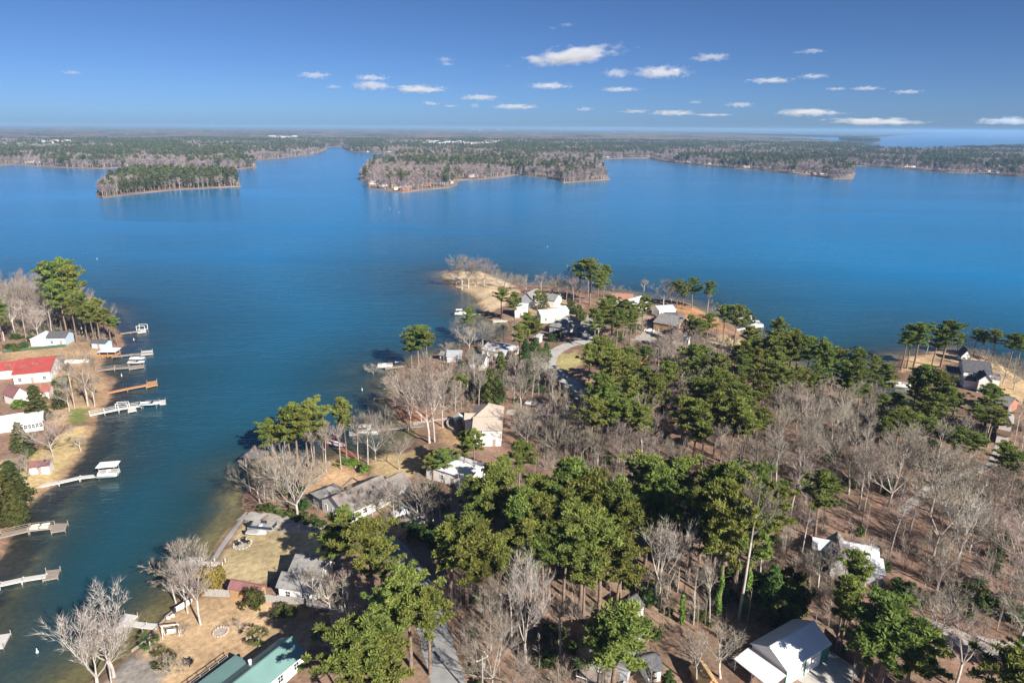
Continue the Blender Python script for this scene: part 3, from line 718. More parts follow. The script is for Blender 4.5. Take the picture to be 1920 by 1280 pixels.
def win_meshes():
    fr = MB(); w, h, t = 1.0, 1.25, .10
    fr.box((0, -.03, h/2+t/2), (w+2*t, .1, t)).box((0, -.03, -h/2-t/2), (w+2*t, .1, t))
    fr.box((-w/2-t/2, -.03, 0), (t, .1, h)).box((w/2+t/2, -.03, 0), (t, .1, h)).box((0, -.02, 0), (w, .06, .06)).box((0, -.02, 0), (.05, .058, h))
    a = fr.mesh('window_frame'); a.materials.append(M_TRIM)
    b = MB().box((0, .0, 0), (w, .05, h)).mesh('window_pane'); b.materials.append(M_GLASS)
    d = MB().box((0, -.03, 1.03), (.95, .1, 2.06)).mesh('door_leaf'); d.materials.append(M_DOOR)
    g = MB(); g.box((0, -.03, 1.2), (2.7, .1, 2.4))
    for k in range(1, 4): g.box((0, -.085, .6*k), (2.66, .02, .05))
    g = g.mesh('garage_door_leaf'); g.materials.append(M_TRIM)
    return a, b, d, g
WIN_F, WIN_P, DOOR_M, GDOOR_M = win_meshes()
def side_xf(side, L, W, u):
    """centre of a wall point: u along the wall seen from outside"""
    return {'f': ((u, -W/2), 0), 'r': ((L/2, u), math.pi/2), 'b': ((-u, W/2), math.pi), 'l': ((-L/2, -u), -math.pi/2)}[side]
def add_window(t, side, L, W, u, z, sx=1.0, sz=1.0, pane_only=False):
    (x, y), rz = side_xf(side, L, W, u)
    o = put('window', WIN_F, t); o.location = (x, y, z); o.rotation_euler = (0, 0, rz); o.scale = (sx, 1, sz)
    put('pane', WIN_P, o)
def add_door(t, side, L, W, u, me=None, nm='door', s=1.0):
    (x, y), rz = side_xf(side, L, W, u)
    o = put(nm, me or DOOR_M, t); o.location = (x, y, .1); o.rotation_euler = (0, 0, rz); o.scale = (s, 1, 1)
def roof_top(L, W, ze, rise, kind, oh):
    l, w = L/2+oh, W/2+oh
    if kind == 'gable':
        z0 = ze-oh*rise/(W/2)
        return [[(-l,-w,z0),(l,-w,z0),(l,0,ze+rise),(-l,0,ze+rise)], [(l,w,z0),(-l,w,z0),(-l,0,ze+rise),(l,0,ze+rise)]]
    if kind == 'gablex':
        z0 = ze-oh*rise/(L/2)
        return [[(-l,w,z0),(-l,-w,z0),(0,-w,ze+rise),(0,w,ze+rise)], [(l,-w,z0),(l,w,z0),(0,w,ze+rise),(0,-w,ze+rise)]]
    if kind == 'hip':
        z0 = ze-oh*rise/(min(L, W)/2); k = max(L-W, 0)/2; k2 = max(W-L, 0)/2
        if L >= W:
            a, b = (-k, 0, ze+rise), (k, 0, ze+rise)
            return [[(-l,-w,z0),(l,-w,z0),b,a], [(l,w,z0),(-l,w,z0),a,b], [(l,-w,z0),(l,w,z0),b], [(-l,w,z0),(-l,-w,z0),a]]
        a, b = (0, -k2, ze+rise), (0, k2, ze+rise)
        return [[(l,-w,z0),(l,w,z0),b,a], [(-l,w,z0),(-l,-w,z0),a,b], [(-l,-w,z0),(l,-w,z0),a], [(l,w,z0),(-l,w,z0),b]]
    if kind == 'shed':      # low at the front, high at the back
        return [[(-l,-w,ze),(l,-w,ze),(l,w,ze+rise),(-l,w,ze+rise)]]
def wall_mesh(L, W, ze, rise, kind, base=-1.2):
    l, w = L/2, W/2; mb = MB()
    b4 = [(-l,-w,base),(l,-w,base),(l,w,base),(-l,w,base)]
    e = ze-.05
    if kind == 'shed': t4 = [(-l,-w,e),(l,-w,e),(l,w,e+rise),(-l,w,e+rise)]
    else: t4 = [(-l,-w,e),(l,-w,e),(l,w,e),(-l,w,e)]
    mb.add(b4+t4, [(0,1,5,4),(1,2,6,5),(2,3,7,6),(3,0,4,7)])
    if kind == 'gable': mb.add([(l,-w,e),(l,w,e),(l,0,e+rise),(-l,w,e),(-l,-w,e),(-l,0,e+rise)], [(0,1,2),(3,4,5)])
    if kind == 'gablex': mb.add([(-l,-w,e),(l,-w,e),(0,-w,e+rise),(l,w,e),(-l,w,e),(0,w,e+rise)], [(0,1,2),(3,4,5)])
    return mb
def volume(t, L, W, ze, rise, kind, wm, rm, oh=.4, off=(0, 0, 0), rz=0.0, seams=0.0, th=.16, ridge=True):
    """walls and roof of one block under the thing t"""
    w = wall_mesh(L, W, ze, rise, kind).build('wall', wm, t)
    tops = roof_top(L, W, ze, rise, kind, oh)
    r = MB().prism([[(p[0], p[1], p[2]+th) for p in f] for f in tops], th).build('roof', rm, t)
    if ridge and kind in ('gable', 'gablex', 'hip'):
        k = (L/2+oh) if kind == 'gable' else (W/2+oh) if kind == 'gablex' else max(abs(L-W)/2, .3)
        ax = kind == 'gable' or (kind == 'hip' and L >= W)
        c = MB().box((0, 0, ze+rise+th+.02), (2*k-.02, .3, .07) if ax else (.3, 2*k-.02, .07)).build('ridge_cap', rm, r)
    if seams:
        sb = MB(); l, w2 = L/2+oh, W/2+oh
        for f in tops:
            a, b, c, d = [Vector(p)+Vector((0, 0, th)) for p in f[:4]] if len(f) == 4 else (None,)*4
            if a is None: continue
            m = int((b-a).length/seams)
            for i in range(1, m):
                q0, q1 = a.lerp(b, i/m), d.lerp(c, i/m); sb.tube(q0+Vector((0,0,.01)), q1+Vector((0,0,.01)), .035, n=4, cap=False)
        tag(sb.build('standing_seam', rm, r), kind='stuff')
    for o in (w, r):
        o.location = off; o.rotation_euler = (0, 0, rz)
    return w, r
HOUSES = []
def house(label, A, B, C, eave=3.0, rise=1.8, kind='gable', wm=W_WHITE, rm=R_GREY, name='house', cat='house', oh=.4, win='frl', door='f', W=None, L=None, chim=None, seams=0.0,
          wz=None, garage=None, keep=3.0, align='B', wins=1.0, gap=3.2):
    pa, pb = G(*A, eave), G(*B, eave); zg = (pa.z+pb.z)/2
    pa, pb = Vector(P(*A, zg+eave)), Vector(P(*B, zg+eave))
    ax = (pb-pa); ax.z = 0; LL = ax.length; ax.normalize(); ay = Vector((-ax.y, ax.x, 0))
    WW = W if W else abs((Vector(P(*C, zg+eave))-pb).dot(ay))
    if L: pa = pb-ax*L; LL = L
    c = (pa+pb)/2+ay*WW/2; rz = math.atan2(ax.y, ax.x)
    t = thing(name, label, cat, (c.x, c.y, zg), rz)
    Lw, Ww = max(LL-2*oh, 1), max(WW-2*oh, 1)
    volume(t, Lw, Ww, eave, rise, kind, wm, rm, oh, seams=seams)
    z = wz or min(1.55, eave*.55)
    for sd in win:
        ln = Lw if sd in 'fb' else Ww; m = max(1, int(ln/gap))
        for i in range(m):
            u = -ln/2+ln*(i+.5)/m
            if sd == door and i == m//2: continue
            add_window(t, sd, Lw, Ww, u, z, wins, wins)
            if eave > 4.6: add_window(t, sd, Lw, Ww, u, z+2.7, wins, wins)
    if door:
        ln = Lw if door in 'fb' else Ww; m = max(1, int(ln/gap)); add_door(t, door, Lw, Ww, -ln/2+ln*(m//2+.5)/m)
    if garage:
        for u in garage[1]: add_door(t, garage[0], Lw, Ww, u, GDOOR_M, 'garage_door')
    if chim:
        MB().box((chim[0]*Lw/2, chim[1]*Ww/2, eave+rise*.7), (.8, .6, rise*.9+1.6)).build('chimney', M_CHIM, t)
    HOUSES.append((c.x, c.y, max(LL, WW)/2)); KEEPOUT.append((c.x, c.y, max(LL, WW)/2+keep))
    return t, Lw, Ww

# ---- bottom left: green metal roofed house with its deck
t, Lw, Ww = house('long white house with a seafoam green metal roof and side deck', (506.6,1278), (575.6,1221), (525.5,1194), 3.0, 1.5, 'gable', W_WHITE, R_GREEN, L=21, seams=.0, win='frl', oh=.45)
po = MB().prism([[(-Lw/2-.45, Ww/2+.3, 2.86), (-Lw/2-.45, Ww/2+4.3, 2.35), (4.2, Ww/2+4.3, 2.35), (4.2, Ww/2+.3, 2.86)][::-1]], .14).build('porch_roof', R_GREEN, t)
for x in np.arange(-Lw/2+.4, 4.2, 2.6): MB().box((x, Ww/2+4.0, 1.1), (.14, .14, 2.3)).build('porch_post', M_TRIM, t)
dk = MB().box((-3, Ww/2+4.2, .62), (14.5, 4.4, .14)).build('deck', M_DECK, t)
for x in np.arange(-10, 4.3, 1.75): MB().box((x, Ww/2+6.3, .55), (.12, .12, 2.2)).build('deck_post', M_DECK, t)
MB().box((-3, Ww/2+6.3, 1.62), (14.4, .10, .08)).build('deck_rail', M_DECK, t); MB().box((-3, Ww/2+6.3, 1.15), (14.3, .06, .06)).build('deck_rail', M_DECK, t)
MB().tube((3.2, Ww/2-.9, 3.1), (3.2, Ww/2-.9, 4.3), .22, n=10).tube((3.2, Ww/2-.9, 4.3), (3.2, Ww/2-.9, 4.5), .3, n=10).build('flue_pipe', M_TRIM, t)
# rust shed
t, Lw, Ww = house('small tan wooden shed with a rust red roof by the fence', (426,1102), (486,1114), (494,1097), 2.3, 1.0, 'gable', W_WOOD, R_RUST, 'shed', 'shed', oh=.25, win='', door='r', keep=1.5)
# cottage by the fence, two blocks
t, Lw, Ww = house('white cottage with two stepped grey roofs beside the board fence', (516,1099), (592,1112), (612,1082), 3.1, 1.5, 'gable', W_WHITE, R_GREY, win='frl', keep=1)
volume(t, Lw*.8, 6.0, 3.5, 1.7, 'gable', W_WHITE, R_GREY, .4, off=(-.6, Ww/2+2.9, 0.02))
add_window(t, 'l', Lw*.8+1.2, 1, -Ww/2-2.9, 1.7)
# long weathered house
t, Lw, Ww = house('long low house with a weathered grey shingle roof on the small point', (648,966), (742,921), None, 2.9, 2.5, 'gable', W_WHITE, R_MOSS, W=10.5, win='frl', keep=1)
volume(t, 5.5, 6.5, 2.9, 1.9, 'gable', W_WHITE, R_MOSS, .4, off=(Lw/2+2.6, -1.6, .01))
volume(t, 6.0, 5.0, 2.6, 1.2, 'hip', W_GREY, R_GREY, .4, off=(-Lw/4, Ww/2+2.2, .0))
# white metal roofed house
house('white house with a bright white metal roof among pines', (795,872), (880,899), (917,871), 3.6, 1.2, 'gable', W_WHITE, R_WHITE, seams=.0, win='fr', keep=1)
# tan roofed house
t, Lw, Ww = house('white house with broad tan shingle roofs above the boat cove', (885,806), (942,807), None, 5.2, 2.1, 'gable', W_WHITE, R_TAN, W=8.6, win='fr', keep=2)
volume(t, 8.5, 9.5, 5.4, 2.8, 'hip', W_WHITE, R_TAN, .45, off=(-.4, Ww/2+4.2, 0))
volume(t, 4.0, 4.0, 4.6, 1.2, 'gable', W_WHITE, R_TAN, .3, off=(-5.2, Ww/2+2.2, 0))
# small cottages on the left shore of the peninsula
house('small white cottage with a charcoal gable roof near the inlet', (878,679), (907,682), None, 3.0, 2.3, 'gable', W_WHITE, R_DARK, W=7.5, win='fr', keep=1)
house('low white house with a pale grey roof near the inlet', (902,654), (947,663), (971,648), 3.0, 1.6, 'gable', W_WHITE, R_SILVER, win='fr', keep=1)
house('tiny white boathouse with a grey roof on the shore', (822,665), (834,667), None, 2.2, .9, 'gable', W_WHITE, R_GREY, 'boathouse', 'boathouse', W=4, win='f', door=None, keep=1, gap=2)
house('grey flat shed with a pale roof beside the small cottage', (836,668), (866,668), None, 2.6, .5, 'shed', W_GREY, R_SILVER, 'shed', 'shed', W=6, win='f', keep=1)
t, Lw, Ww = house('mint green long house with a white metal roof', (1013,590), (1053,588), None, 4.2, 1.2, 'gable', W_MINT, R_WHITE, W=8, win='fl', keep=2)
volume(t, 4.6, 5.5, 4.8, 1.0, 'shed', W_MINT, R_WHITE, .3, off=(Lw/2+2.2, .8, .01))
house('grey house with a steep hipped roof beside the curved road', (1028,610), (1063,616), (1077,599), 3.2, 3.0, 'hip', W_GREY, R_GREY, win='fr', keep=2)
house('tiny pale shed with a tilted roof beside the curved road', (1001,632), (1012,634), None, 2.4, .8, 'shed', W_GREY, R_SILVER, 'shed', 'shed', W=3.5, win='', keep=1)
t, Lw, Ww = house('beach house with grey gables behind the sandy tip', (976,557), (998,560), None, 5.0, 2.6, 'gablex', W_GREY, R_GREY, W=12, win='fl', keep=2)
volume(t, 11, 8, 4.4, 2.2, 'gable', W_WHITE, R_GREY, .4, off=(Lw/2+5.4, 2.5, .01))
house('tall plain white building behind the pines near the beach house', (963,576), (989,577), None, 5.2, .6, 'shed', W_WHITE, R_WHITE, 'house', 'house', W=6, win='', keep=1)
# behind the bend
house('low house with a faded red roof on the far shore of the peninsula', (1147,561), (1188,562), None, 3.0, 1.8, 'gable', W_WHITE, mat('faded_red_shingles', (.40,.20,.16), (.30,.15,.12), rough=.9, scale=1), W=10, win='f', keep=2)
house('white two storey house with a silver roof and grey gable', (1188,574), (1216,566), None, 4.8, 2.2, 'gable', W_WHITE, R_SILVER, W=9, win='fl', keep=2)
house('white barn with a pale metal roof on the bank', (1236,583), (1269,581), (1260,572), 3.8, 1.3, 'gable', W_WHITE, R_SILVER, 'barn', 'barn', win='', door='f', keep=2)
house('white garage with a charcoal roof beside the barn', (1251,597), (1275,597), (1271,587), 3.2, 1.6, 'gable', W_WHITE, R_DARK, 'garage', 'garage', win='', door='f', keep=2)
house('brown sided house with a grey roof next to the charcoal roofed garage', (1271,612), (1298,597), None, 4.5, 2.4, 'gablex', W_WOOD, R_GREY, W=12, win='fl', keep=2)
house('white tarpaulin boat shelter on the yard below the brown house', (1260,634), (1293,638), None, 2.4, .9, 'gable', W_WHITE, R_WHITE, 'shelter', 'shelter', W=4.5, win='', door=None, keep=1)
t, Lw, Ww = house('white house with a red brick chimney and wide gable near the road bend', (1157,681), (1184,692), None, 3.6, 2.6, 'gablex', W_WHITE, mat('brick_red_shingles', (.36,.15,.11), (.26,.11,.08), rough=.9, scale=1), W=11, win='f', keep=1, chim=(-.3,.2))
# right point
t, Lw, Ww = house('two storey white house with a charcoal roof on the tan point', (1806,695), (1862,702), (1867,684), 5.6, 2.4, 'gable', W_WHITE, R_DARK, win='f', keep=2)
volume(t, 3.8, 5.5, 4.6, 2.0, 'gablex', W_WHITE, R_DARK, .35, off=(Lw/2-2.4, -Ww/2-2.6, .01)); add_window(t, 'f', 1, 0, Lw/2-3.0, 2.4, .7, .7); add_window(t, 'f', 1, 0, Lw/2-1.9, 2.4, .7, .7)
for o in t.children[-2:]: o.location.y = -Ww/2-2.6-2.76
volume(t, Lw*.62, 2.6, 2.9, .7, 'shed', W_WHITE, R_DARK, .2, off=(-Lw*.16, -Ww/2-1.3, .01)); volume(t, 4, 6, 3.0, .6, 'shed', W_WHITE, R_DARK, .3, off=(-Lw/2-2, 1, .0)); volume(t, 3.5, 6, 3.2, 1.1, 'gable', W_WHITE, R_GREY, .3, off=(Lw/2+1.7, -.5, .0))
house('dark roofed open lakeside pavilion on the tan point', (1802,667), (1826,669), None, 2.6, 2.6, 'gablex', W_WHITE, R_DARK, 'pavilion', 'pavilion', W=6, win='f', door=None, keep=1, gap=1.6)
house('brick garage with a grey roof behind the two storey house', (1858,752), (1892,762), None, 3.0, 1.9, 'gable', W_BRICK, R_GREY, 'garage', 'garage', W=8, win='', door='f', keep=1)
t, Lw, Ww = house('tall cream house with a brown porch roof at the wood edge', (1872,790), (1901,796), None, 6.0, 2.2, 'gablex', W_PINKWHITE, R_GREY, W=9, win='f', keep=1)
volume(t, Lw, 2.2, 2.8, .7, 'shed', W_PINKWHITE, mat('brown_shingles', (.16,.10,.07), (.11,.07,.05), rough=.9), .3, off=(0, -Ww/2-1.1, 0))
# bottom right garage with green trim
t, Lw, Ww = house('white garage with a snow white metal roof, lean-to and green trim', (1476,1258), (1560,1206), (1491,1157.5), 3.6, 1.9, 'gable', W_WHITE, R_WHITE, 'garage', 'garage', win='', door=None, oh=.3, keep=1)
for u in (-Lw*.27, Lw*.14): add_door(t, 'f', Lw, Ww, u, GDOOR_M, 'garage_door', 1.25)
for u in (-Lw/2, -Lw*.055, Lw*.34, Lw/2): MB().box((u, -Ww/2-.06, 1.5), (.28, .14, 3.9)).build('green_post', M_GTRIM, t)
MB().box((Lw*.42, -Ww/2-.03, 1.6), (Lw*.15, .08, 3.3)).build('green_panel', M_GTRIM, t)
MB().prism([[(-Lw/2-.42, -Ww/2-.3, 2.9), (-Lw/2-.42, Ww/2+.3, 2.9), (-Lw/2-4.2, Ww/2+.3, 2.2), (-Lw/2-4.2, -Ww/2-.3, 2.2)]], .12).build('lean_to_roof', R_WHITE, t)
for y in (-Ww/2, 0, Ww/2): MB().box((-Lw/2-4.0, y, .9), (.15, .15, 2.5)).build('lean_to_post', M_TRIM, t)
for dx, dy, hh in ((21,-22,21),(26,-19,18)):
    xx, yy = t.location.x+dx, t.location.y+dy
    tree('pine', xx, yy, hh, 1.1, where='below the green trimmed garage')
# house in the wood
t, Lw, Ww = house('house in the wood with white and grey crossing metal roofs', (1556,1056), (1597,1064), None, 3.2, 1.8, 'gablex', W_GREY, R_GREY, W=10, win='f', keep=1)
volume(t, 6.2, 5.6, 3.1, 1.3, 'gable', W_GREY, R_WHITE, .4, off=(Lw/2+2.6, 2.2, .01)); volume(t, 3.6, 4.0, 2.6, .8, 'shed', W_GREY, R_WHITE, .3, off=(Lw/2+4.6, -2.2, .0)); volume(t, 3.4, 4.4, 2.9, 1.1, 'gable', W_GREY, R_WHITE, .3, off=(-Lw/2-1.4, 2.2, .02))
# grey house under the big pine, sheds
t, Lw, Ww = house('grey house half hidden under a big pine', (1100,1232), (1180,1258), None, 3.2, 2.2, 'gable', W_GREY, R_GREY, W=11, win='fl', keep=1)
MB().box((-2, -Ww/2-1.7, .7), (5, 3.2, .15)).build('deck', M_DECK, t); MB().box((-2, -Ww/2-3.2, 1.5), (5, .1, .1)).build('deck_rail', M_TRIM, t); MB().box((4.5, -Ww/2-1.7, .7), (3.4, 3.2, .15)).build('deck', M_DECKW, t)
house('small dark roofed shed with a white end wall in the leaf litter', (1192,1146), (1210,1134), None, 2.4, 1.2, 'gable', W_WHITE, R_DARK, 'shed', 'shed', W=4.2, win='', door='f', oh=.2, keep=1)
house('white outbuilding with a charcoal roof beside the big pine', (1214,1262), (1246,1254), None, 2.6, 1.3, 'gable', W_WHITE, R_DARK, 'shed', 'shed', W=4.5, win='', door='f', keep=1)
house('shed with a raw tan plywood roof below the garage', (1318,1290), (1352,1284), None, 2.4, 1.3, 'gablex', W_WOOD, mat('plywood_sheathing', (.55,.36,.18), (.46,.29,.14), rough=.8), 'shed', 'shed', W=5, win='', door=None, keep=1)
house('small grey shed behind the garage fence', (1610,1196), (1634,1204), None, 2.3, .8, 'gable', W_GREY, R_GREY, 'shed', 'shed', W=4, win='', door='f', keep=1)
# left bank
house('grey house half hidden in the trees of the wooded bank', (48,580), (82,580), None, 4.4, 3.0, 'gable', W_GREY, R_GREY, W=9, win='f', keep=1)
t, Lw, Ww = house('pale blue house with a charcoal roof on the left bank', (84,634), (122,633), None, 3.4, 1.6, 'gable', W_BLUE, R_DARK, W=8, win='f', keep=1)
volume(t, 6.0, 7, 3.2, 1.3, 'gablex', W_WHITE, R_WHITE, .3, off=(-Lw/2-3.0, -.8, .01))
house('low dark roofed shed on the shore by the pines', (168,643), (197,644), None, 2.5, .7, 'gable', W_BLUE, R_DARK, 'shed', 'shed', W=5, win='', door='f', keep=1)
t, Lw, Ww = house('large white house with a broad red metal roof', (20,703), (94,696), (113,666), 3.8, 2.4, 'gable', W_PINKWHITE, R_RED, win='fr', keep=1)
volume(t, 13, 9, 3.6, 1.6, 'gable', W_PINKWHITE, R_RED, .4, off=(-Lw/2-6, 2.0, .01))
house('small red roofed garden shed in front of the red roofed house', (70,735), (92,733), None, 2.6, 1.2, 'gable', W_PINKWHITE, R_RED, 'shed', 'shed', W=5.5, win='', door='f', keep=1)
house('white house with a plum red gable behind cedars', (24,744), (54,735), None, 3.6, 2.2, 'gablex', W_WHITE, R_RUST, W=7, win='f', keep=1)
t, Lw, Ww = house('white house with a white metal roof and glazed porch', (40,795), (81,788), None, 3.0, .9, 'shed', W_WHITE, R_WHITE, W=6, win='', door=None, keep=1)
for i in range(5): add_window(t, 'f', Lw, Ww, -Lw/2+Lw*(i+.5)/5, 1.7, .95, 1.0)
volume(t, 7, 5, 3.6, 1.0, 'gable', W_WHITE, R_WHITE, .3, off=(-Lw/2-3.6, 2.0, .01))
house('low shed with a faded roof and white walls on the tan bank', (52,878), (92,873), None, 2.2, .8, 'gable', W_WHITE, R_RUST, 'shed', 'shed', W=4, win='', door='f', oh=.2, keep=1)
# ------------------------------------------------------------------ roads, drives, ramps: draped strips
def strip(name, pts, width, m, lift=.05, kind='structure', step=1.5):
    w = [G(*p) for p in pts]; w = [Vector((p.x, p.y, 0)) for p in w]
    # resample with smooth corners
    q = []
    for i in range(len(w)-1):
        p0, p1, p2, p3 = w[max(i-1, 0)], w[i], w[i+1], w[min(i+2, len(w)-1)]; k = max(2, int((p2-p1).length/step))
        for j in range(k):
            t = j/k; q.append(.5*((2*p1)+(p2-p0)*t+(2*p0-5*p1+4*p2-p3)*t*t+(3*p1-p0-3*p2+p3)*t**3))
    q.append(w[-1]); mb = MB(); vs = []; fs = []
    for i, p in enumerate(q):
        d = (q[min(i+1, len(q)-1)]-q[max(i-1, 0)]).normalized(); nn = Vector((-d.y, d.x, 0))
        for k in range(5):
            s = (k-2)/2*width/2*(1+.04*math.sin(i*1.7)); x, y = p.x+nn.x*s, p.y+nn.y*s; vs.append((x, y, max(float(gz(x, y)), 0)+lift))
        KEEPOUT.append((p.x, p.y, width/2+1.2))
    for i in range(len(q)-1):
        for k in range(4): fs.append((i*5+k+1, i*5+k, (i+1)*5+k, (i+1)*5+k+1))
    mb.add(vs, fs); o = mb.build(name, m, smooth=True); return tag(o, kind=kind)
strip('road', [(860,1330),(838,1270),(812,1180),(790,1110),(762,1062),(738,1030),(712,1008)], 5.6, M_ASPH)
strip('gravel_drive', [(712,1006),(670,1000),(610,994),(560,978),(505,966)], 3.2, M_GRAVEL, .06)
strip('road', [(1125,790),(1098,748),(1070,718),(1040,697),(1028,680),(1040,660),(1072,645),(1102,640),(1125,630)], 6.0, M_CONC)
strip('driveway', [(1100,762),(1050,772),(1000,774),(950,772)], 4.0, M_GRAVEL)
strip('driveway', [(1085,636),(1100,618),(1112,600)], 7.0, M_ASPH, .07)
strip('driveway', [(1110,600),(1080,582),(1040,568),(1010,560)], 3.6, M_GRAVEL)
strip('driveway', [(1200,640),(1230,625),(1255,612)], 9.0, M_GRAVEL)
strip('footpath', [(868,783),(830,786),(800,790),(775,796)], 1.6, M_CONC)
strip('driveway', [(1520,1290),(1545,1262),(1575,1232)], 7.5, M_CONC)
strip('lane', [(1690,960),(1760,905),(1830,885),(1860,868),(1875,835),(1880,810)], 2.4, M_GRAVEL)
strip('gravel_clearing', [(1730,1170),(1790,1195),(1860,1215),(1930,1225)], 5.0, M_GRAVEL)
strip('boat_ramp', [(452,968),(475,968),(492,971)], 3.4, M_CONC)
strip('driveway', [(790,985),(765,965),(750,955)], 5.0, M_GRAVEL)
strip('seawall_walk', [(352,1112),(400,1050),(425,1012),(452,975)], 1.5, M_CONC, .08)

# ------------------------------------------------------------------ docks
def dock(label, pts, width=1.5, z=.75, m=M_DECK, rail=None, plat=None, pm=None, group=None, posts=True, name='dock'):
    """pts: walkway pixels on the level z; plat: four corner pixels of the end platform"""
    w = [Vector(P(x, y, z)) for x, y in pts]
    o = thing(name, label, 'dock', (w[0].x, w[0].y, 0), 0, group); c0 = Vector((w[0].x, w[0].y, 0))
    for i in range(len(w)-1):
        a, b = w[i]-c0, w[i+1]-c0; d = b-a; L = d.length; rz = math.atan2(d.y, d.x); nn = Vector((-d.y, d.x, 0)).normalized()
        mid = (a+b)/2; mb = MB(); mb.box((0, 0, -.09), (L+.1, width, .14)); mb.box((0, width/2-.1, -.25), (L, .08, .18)).box((0, -width/2+.1, -.25), (L, .08, .18))
        q = mb.build('walkway', m, o); q.location = mid; q.rotation_euler = (0, 0, rz)
        if posts:
            k = max(1, int(L/3.2))
            for j in range(k+1):
                p = a.lerp(b, j/k)
                for s in (-1, 1):
                    pp = p+nn*(width/2+.02)*s; top = z+(1.0 if rail else .12)
                    MB().tube((pp.x, pp.y, -2.5), (pp.x, pp.y, top), .09, n=6).build('post', M_POST if m is not M_DECKW else M_DECKW, o)
        if rail:
            for s in (-1, 1):
                for h in (.5, .95):
                    pa, pb = a+nn*(width/2+.02)*s, b+nn*(width/2+.02)*s
                    MB().tube((pa.x, pa.y, z+h), (pb.x, pb.y, z+h), .045, n=4).build('rail', rail, o)
    if plat:
        pz = z-.25; c = [Vector(P(x, y, pz))-c0 for x, y in plat]
        mb = MB(); mb.prism([[tuple(p) for p in c]], .3); mb.build('platform', pm or m, o)
        for p in c: MB().tube((p.x, p.y, -2.5), (p.x, p.y, pz+.7), .08, n=6).build('post', M_POST, o)
    return o
dock('weathered dock ending in a white lift frame off the pine bank', [(226,625),(262,620)], 1.6, .8, M_DECK, plat=[(258,624),(274,622),(274,616),(259,617)], pm=M_DECKW)
dock('long dock from the white roofed boathouse', [(210,668),(246,664),(286,661)], 1.5, .8, M_DECK, plat=[(264,665),(287,663),(286,656),(265,658)], pm=M_DECKW)
dock('brown dock beside two lifted boats', [(180,694),(215,690),(242,688)], 1.5, .8, M_DECK, rail=M_POST, plat=[(242,692),(270,688),(270,683),(242,686)])
dock('orange cedar dock with a wide end deck', [(200,736),(238,728),(275,721)], 1.5, .9, M_DECKO, plat=[(274,726),(295,721),(294,713),(275,716)], pm=M_DECKO)
dock('long white railed dock with a floating pad', [(168,777),(222,766),(264,759)], 1.5, .9, M_DECKW, rail=M_DECKW, plat=[(240,772),(256,769),(254,763),(240,765)], pm=M_DECKW)
dock('pale dock leading to the canopied pontoon lift', [(70,911),(110,903),(150,894),(186,890)], 1.4, .8, M_DECKW, rail=None)
dock('brown railed dock with a ramp to a square float', [(-30,1010),(0,1004),(55,991),(100,986)], 1.6, .9, M_DECK, rail=M_POST, plat=[(96,997),(122,993),(127,980),(102,981)], pm=M_DECK)
dock('narrow pale dock with a square float by the bare bank', [(-40,1102),(0,1094),(42,1085),(86,1078)], 1.3, .8, M_DECKW, plat=[(80,1087),(108,1082),(113,1066),(86,1069)], pm=M_DECK)
dock('white float corner at the shore below the narrow dock', [(-60,1215),(-25,1208)], 1.3, .6, M_DECKW, plat=[(-30,1216),(6,1213),(20,1186),(-20,1192)], pm=M_DECKW)
dock('white square float with a curved ramp off the orange lawn', [(296,1173),(270,1171),(238,1166)], 1.3, .8, M_DECKW, plat=[(204,1181),(226,1184),(258,1153),(234,1149)], pm=M_DECKW)
dock('grey float with a ramp off the tan lawn, behind bare trees', [(420,1057),(400,1056),(376,1055)], 1.2, .9, M_DECKW, rail=M_POST, plat=[(330,1061),(378,1062),(382,1044),(345,1044)], pm=M_DECKW)
dock('short timber jetty on the red bank', [(735,745),(701,746)], 1.2, .5, M_DECK)
dock('dark railed dock crossing the boat cove', [(800,797),(765,799),(728,803),(705,806)], 1.5, 1.0, M_DECK, rail=M_POST)
dock('red brown dock beside the hedge', [(672,858),(655,848),(636,839)], 1.6, .7, mat('red_stained_boards', (.36,.15,.10), (.27,.11,.07), rough=.85, scale=1.2), plat=None)
dock('dark dock with moored boats beside the grey cottage', [(765,684),(745,687),(722,690)], 1.5, .7, M_DECK)
dock('short pier off the beach by the small boat', [(900,588),(884,589)], 1.2, .7, M_DECK)
dock('white dock on the lake side of the wooded shore', [(1380,618),(1400,614),(1430,611)], 1.6, .8, M_DECKW)
dock('pale boat slip frame near the white dock', [(1382,597),(1398,595)], 1.4, .8, M_DECKW, plat=[(1396,599),(1410,598),(1409,590),(1397,591)], pm=M_DECKW)
dock('short pale dock at the mouth of the narrow cove', [(1560,722),(1545,716)], 1.6, .7, M_DECKW)
dock('small jetty in the little inlet', [(952,601),(925,603)], 1.2, .7, M_DECKW)
# seawalls and low walls
def wall_line(name, label, cat, pts, h, th, m, z0=-.6, cap=None):
    w = [G(*p) for p in pts]; c0 = w[0]; o = thing(name, label, cat, c0)
    for a, b in zip(w[:-1], w[1:]):
        d = b-a; L = math.hypot(d.x, d.y); q = MB().box((0, 0, h/2+z0/2), (L+.05, th, h-z0)).build('wall_panel', m, o)
        q.location = (a+b)/2-c0; q.rotation_euler = (0, 0, math.atan2(d.y, d.x))
    return o
wall_line('seawall', 'pale seawall with boats along the grey cove', 'seawall', [(1658,717),(1680,721),(1702,724),(1724,731)], 1.0, .5, M_CONC)
wall_line('retaining_wall', 'curved stone wall round the gazebo patio', 'wall', [(842,790),(838,797),(842,805),(853,810)], 1.0, .5, M_GRAVEL)
wall_line('seawall', 'timber edging along the orange lawn', 'seawall', [(247,1222),(275,1201),(310,1160),(342,1132),(360,1105)], .5, .25, M_POST)
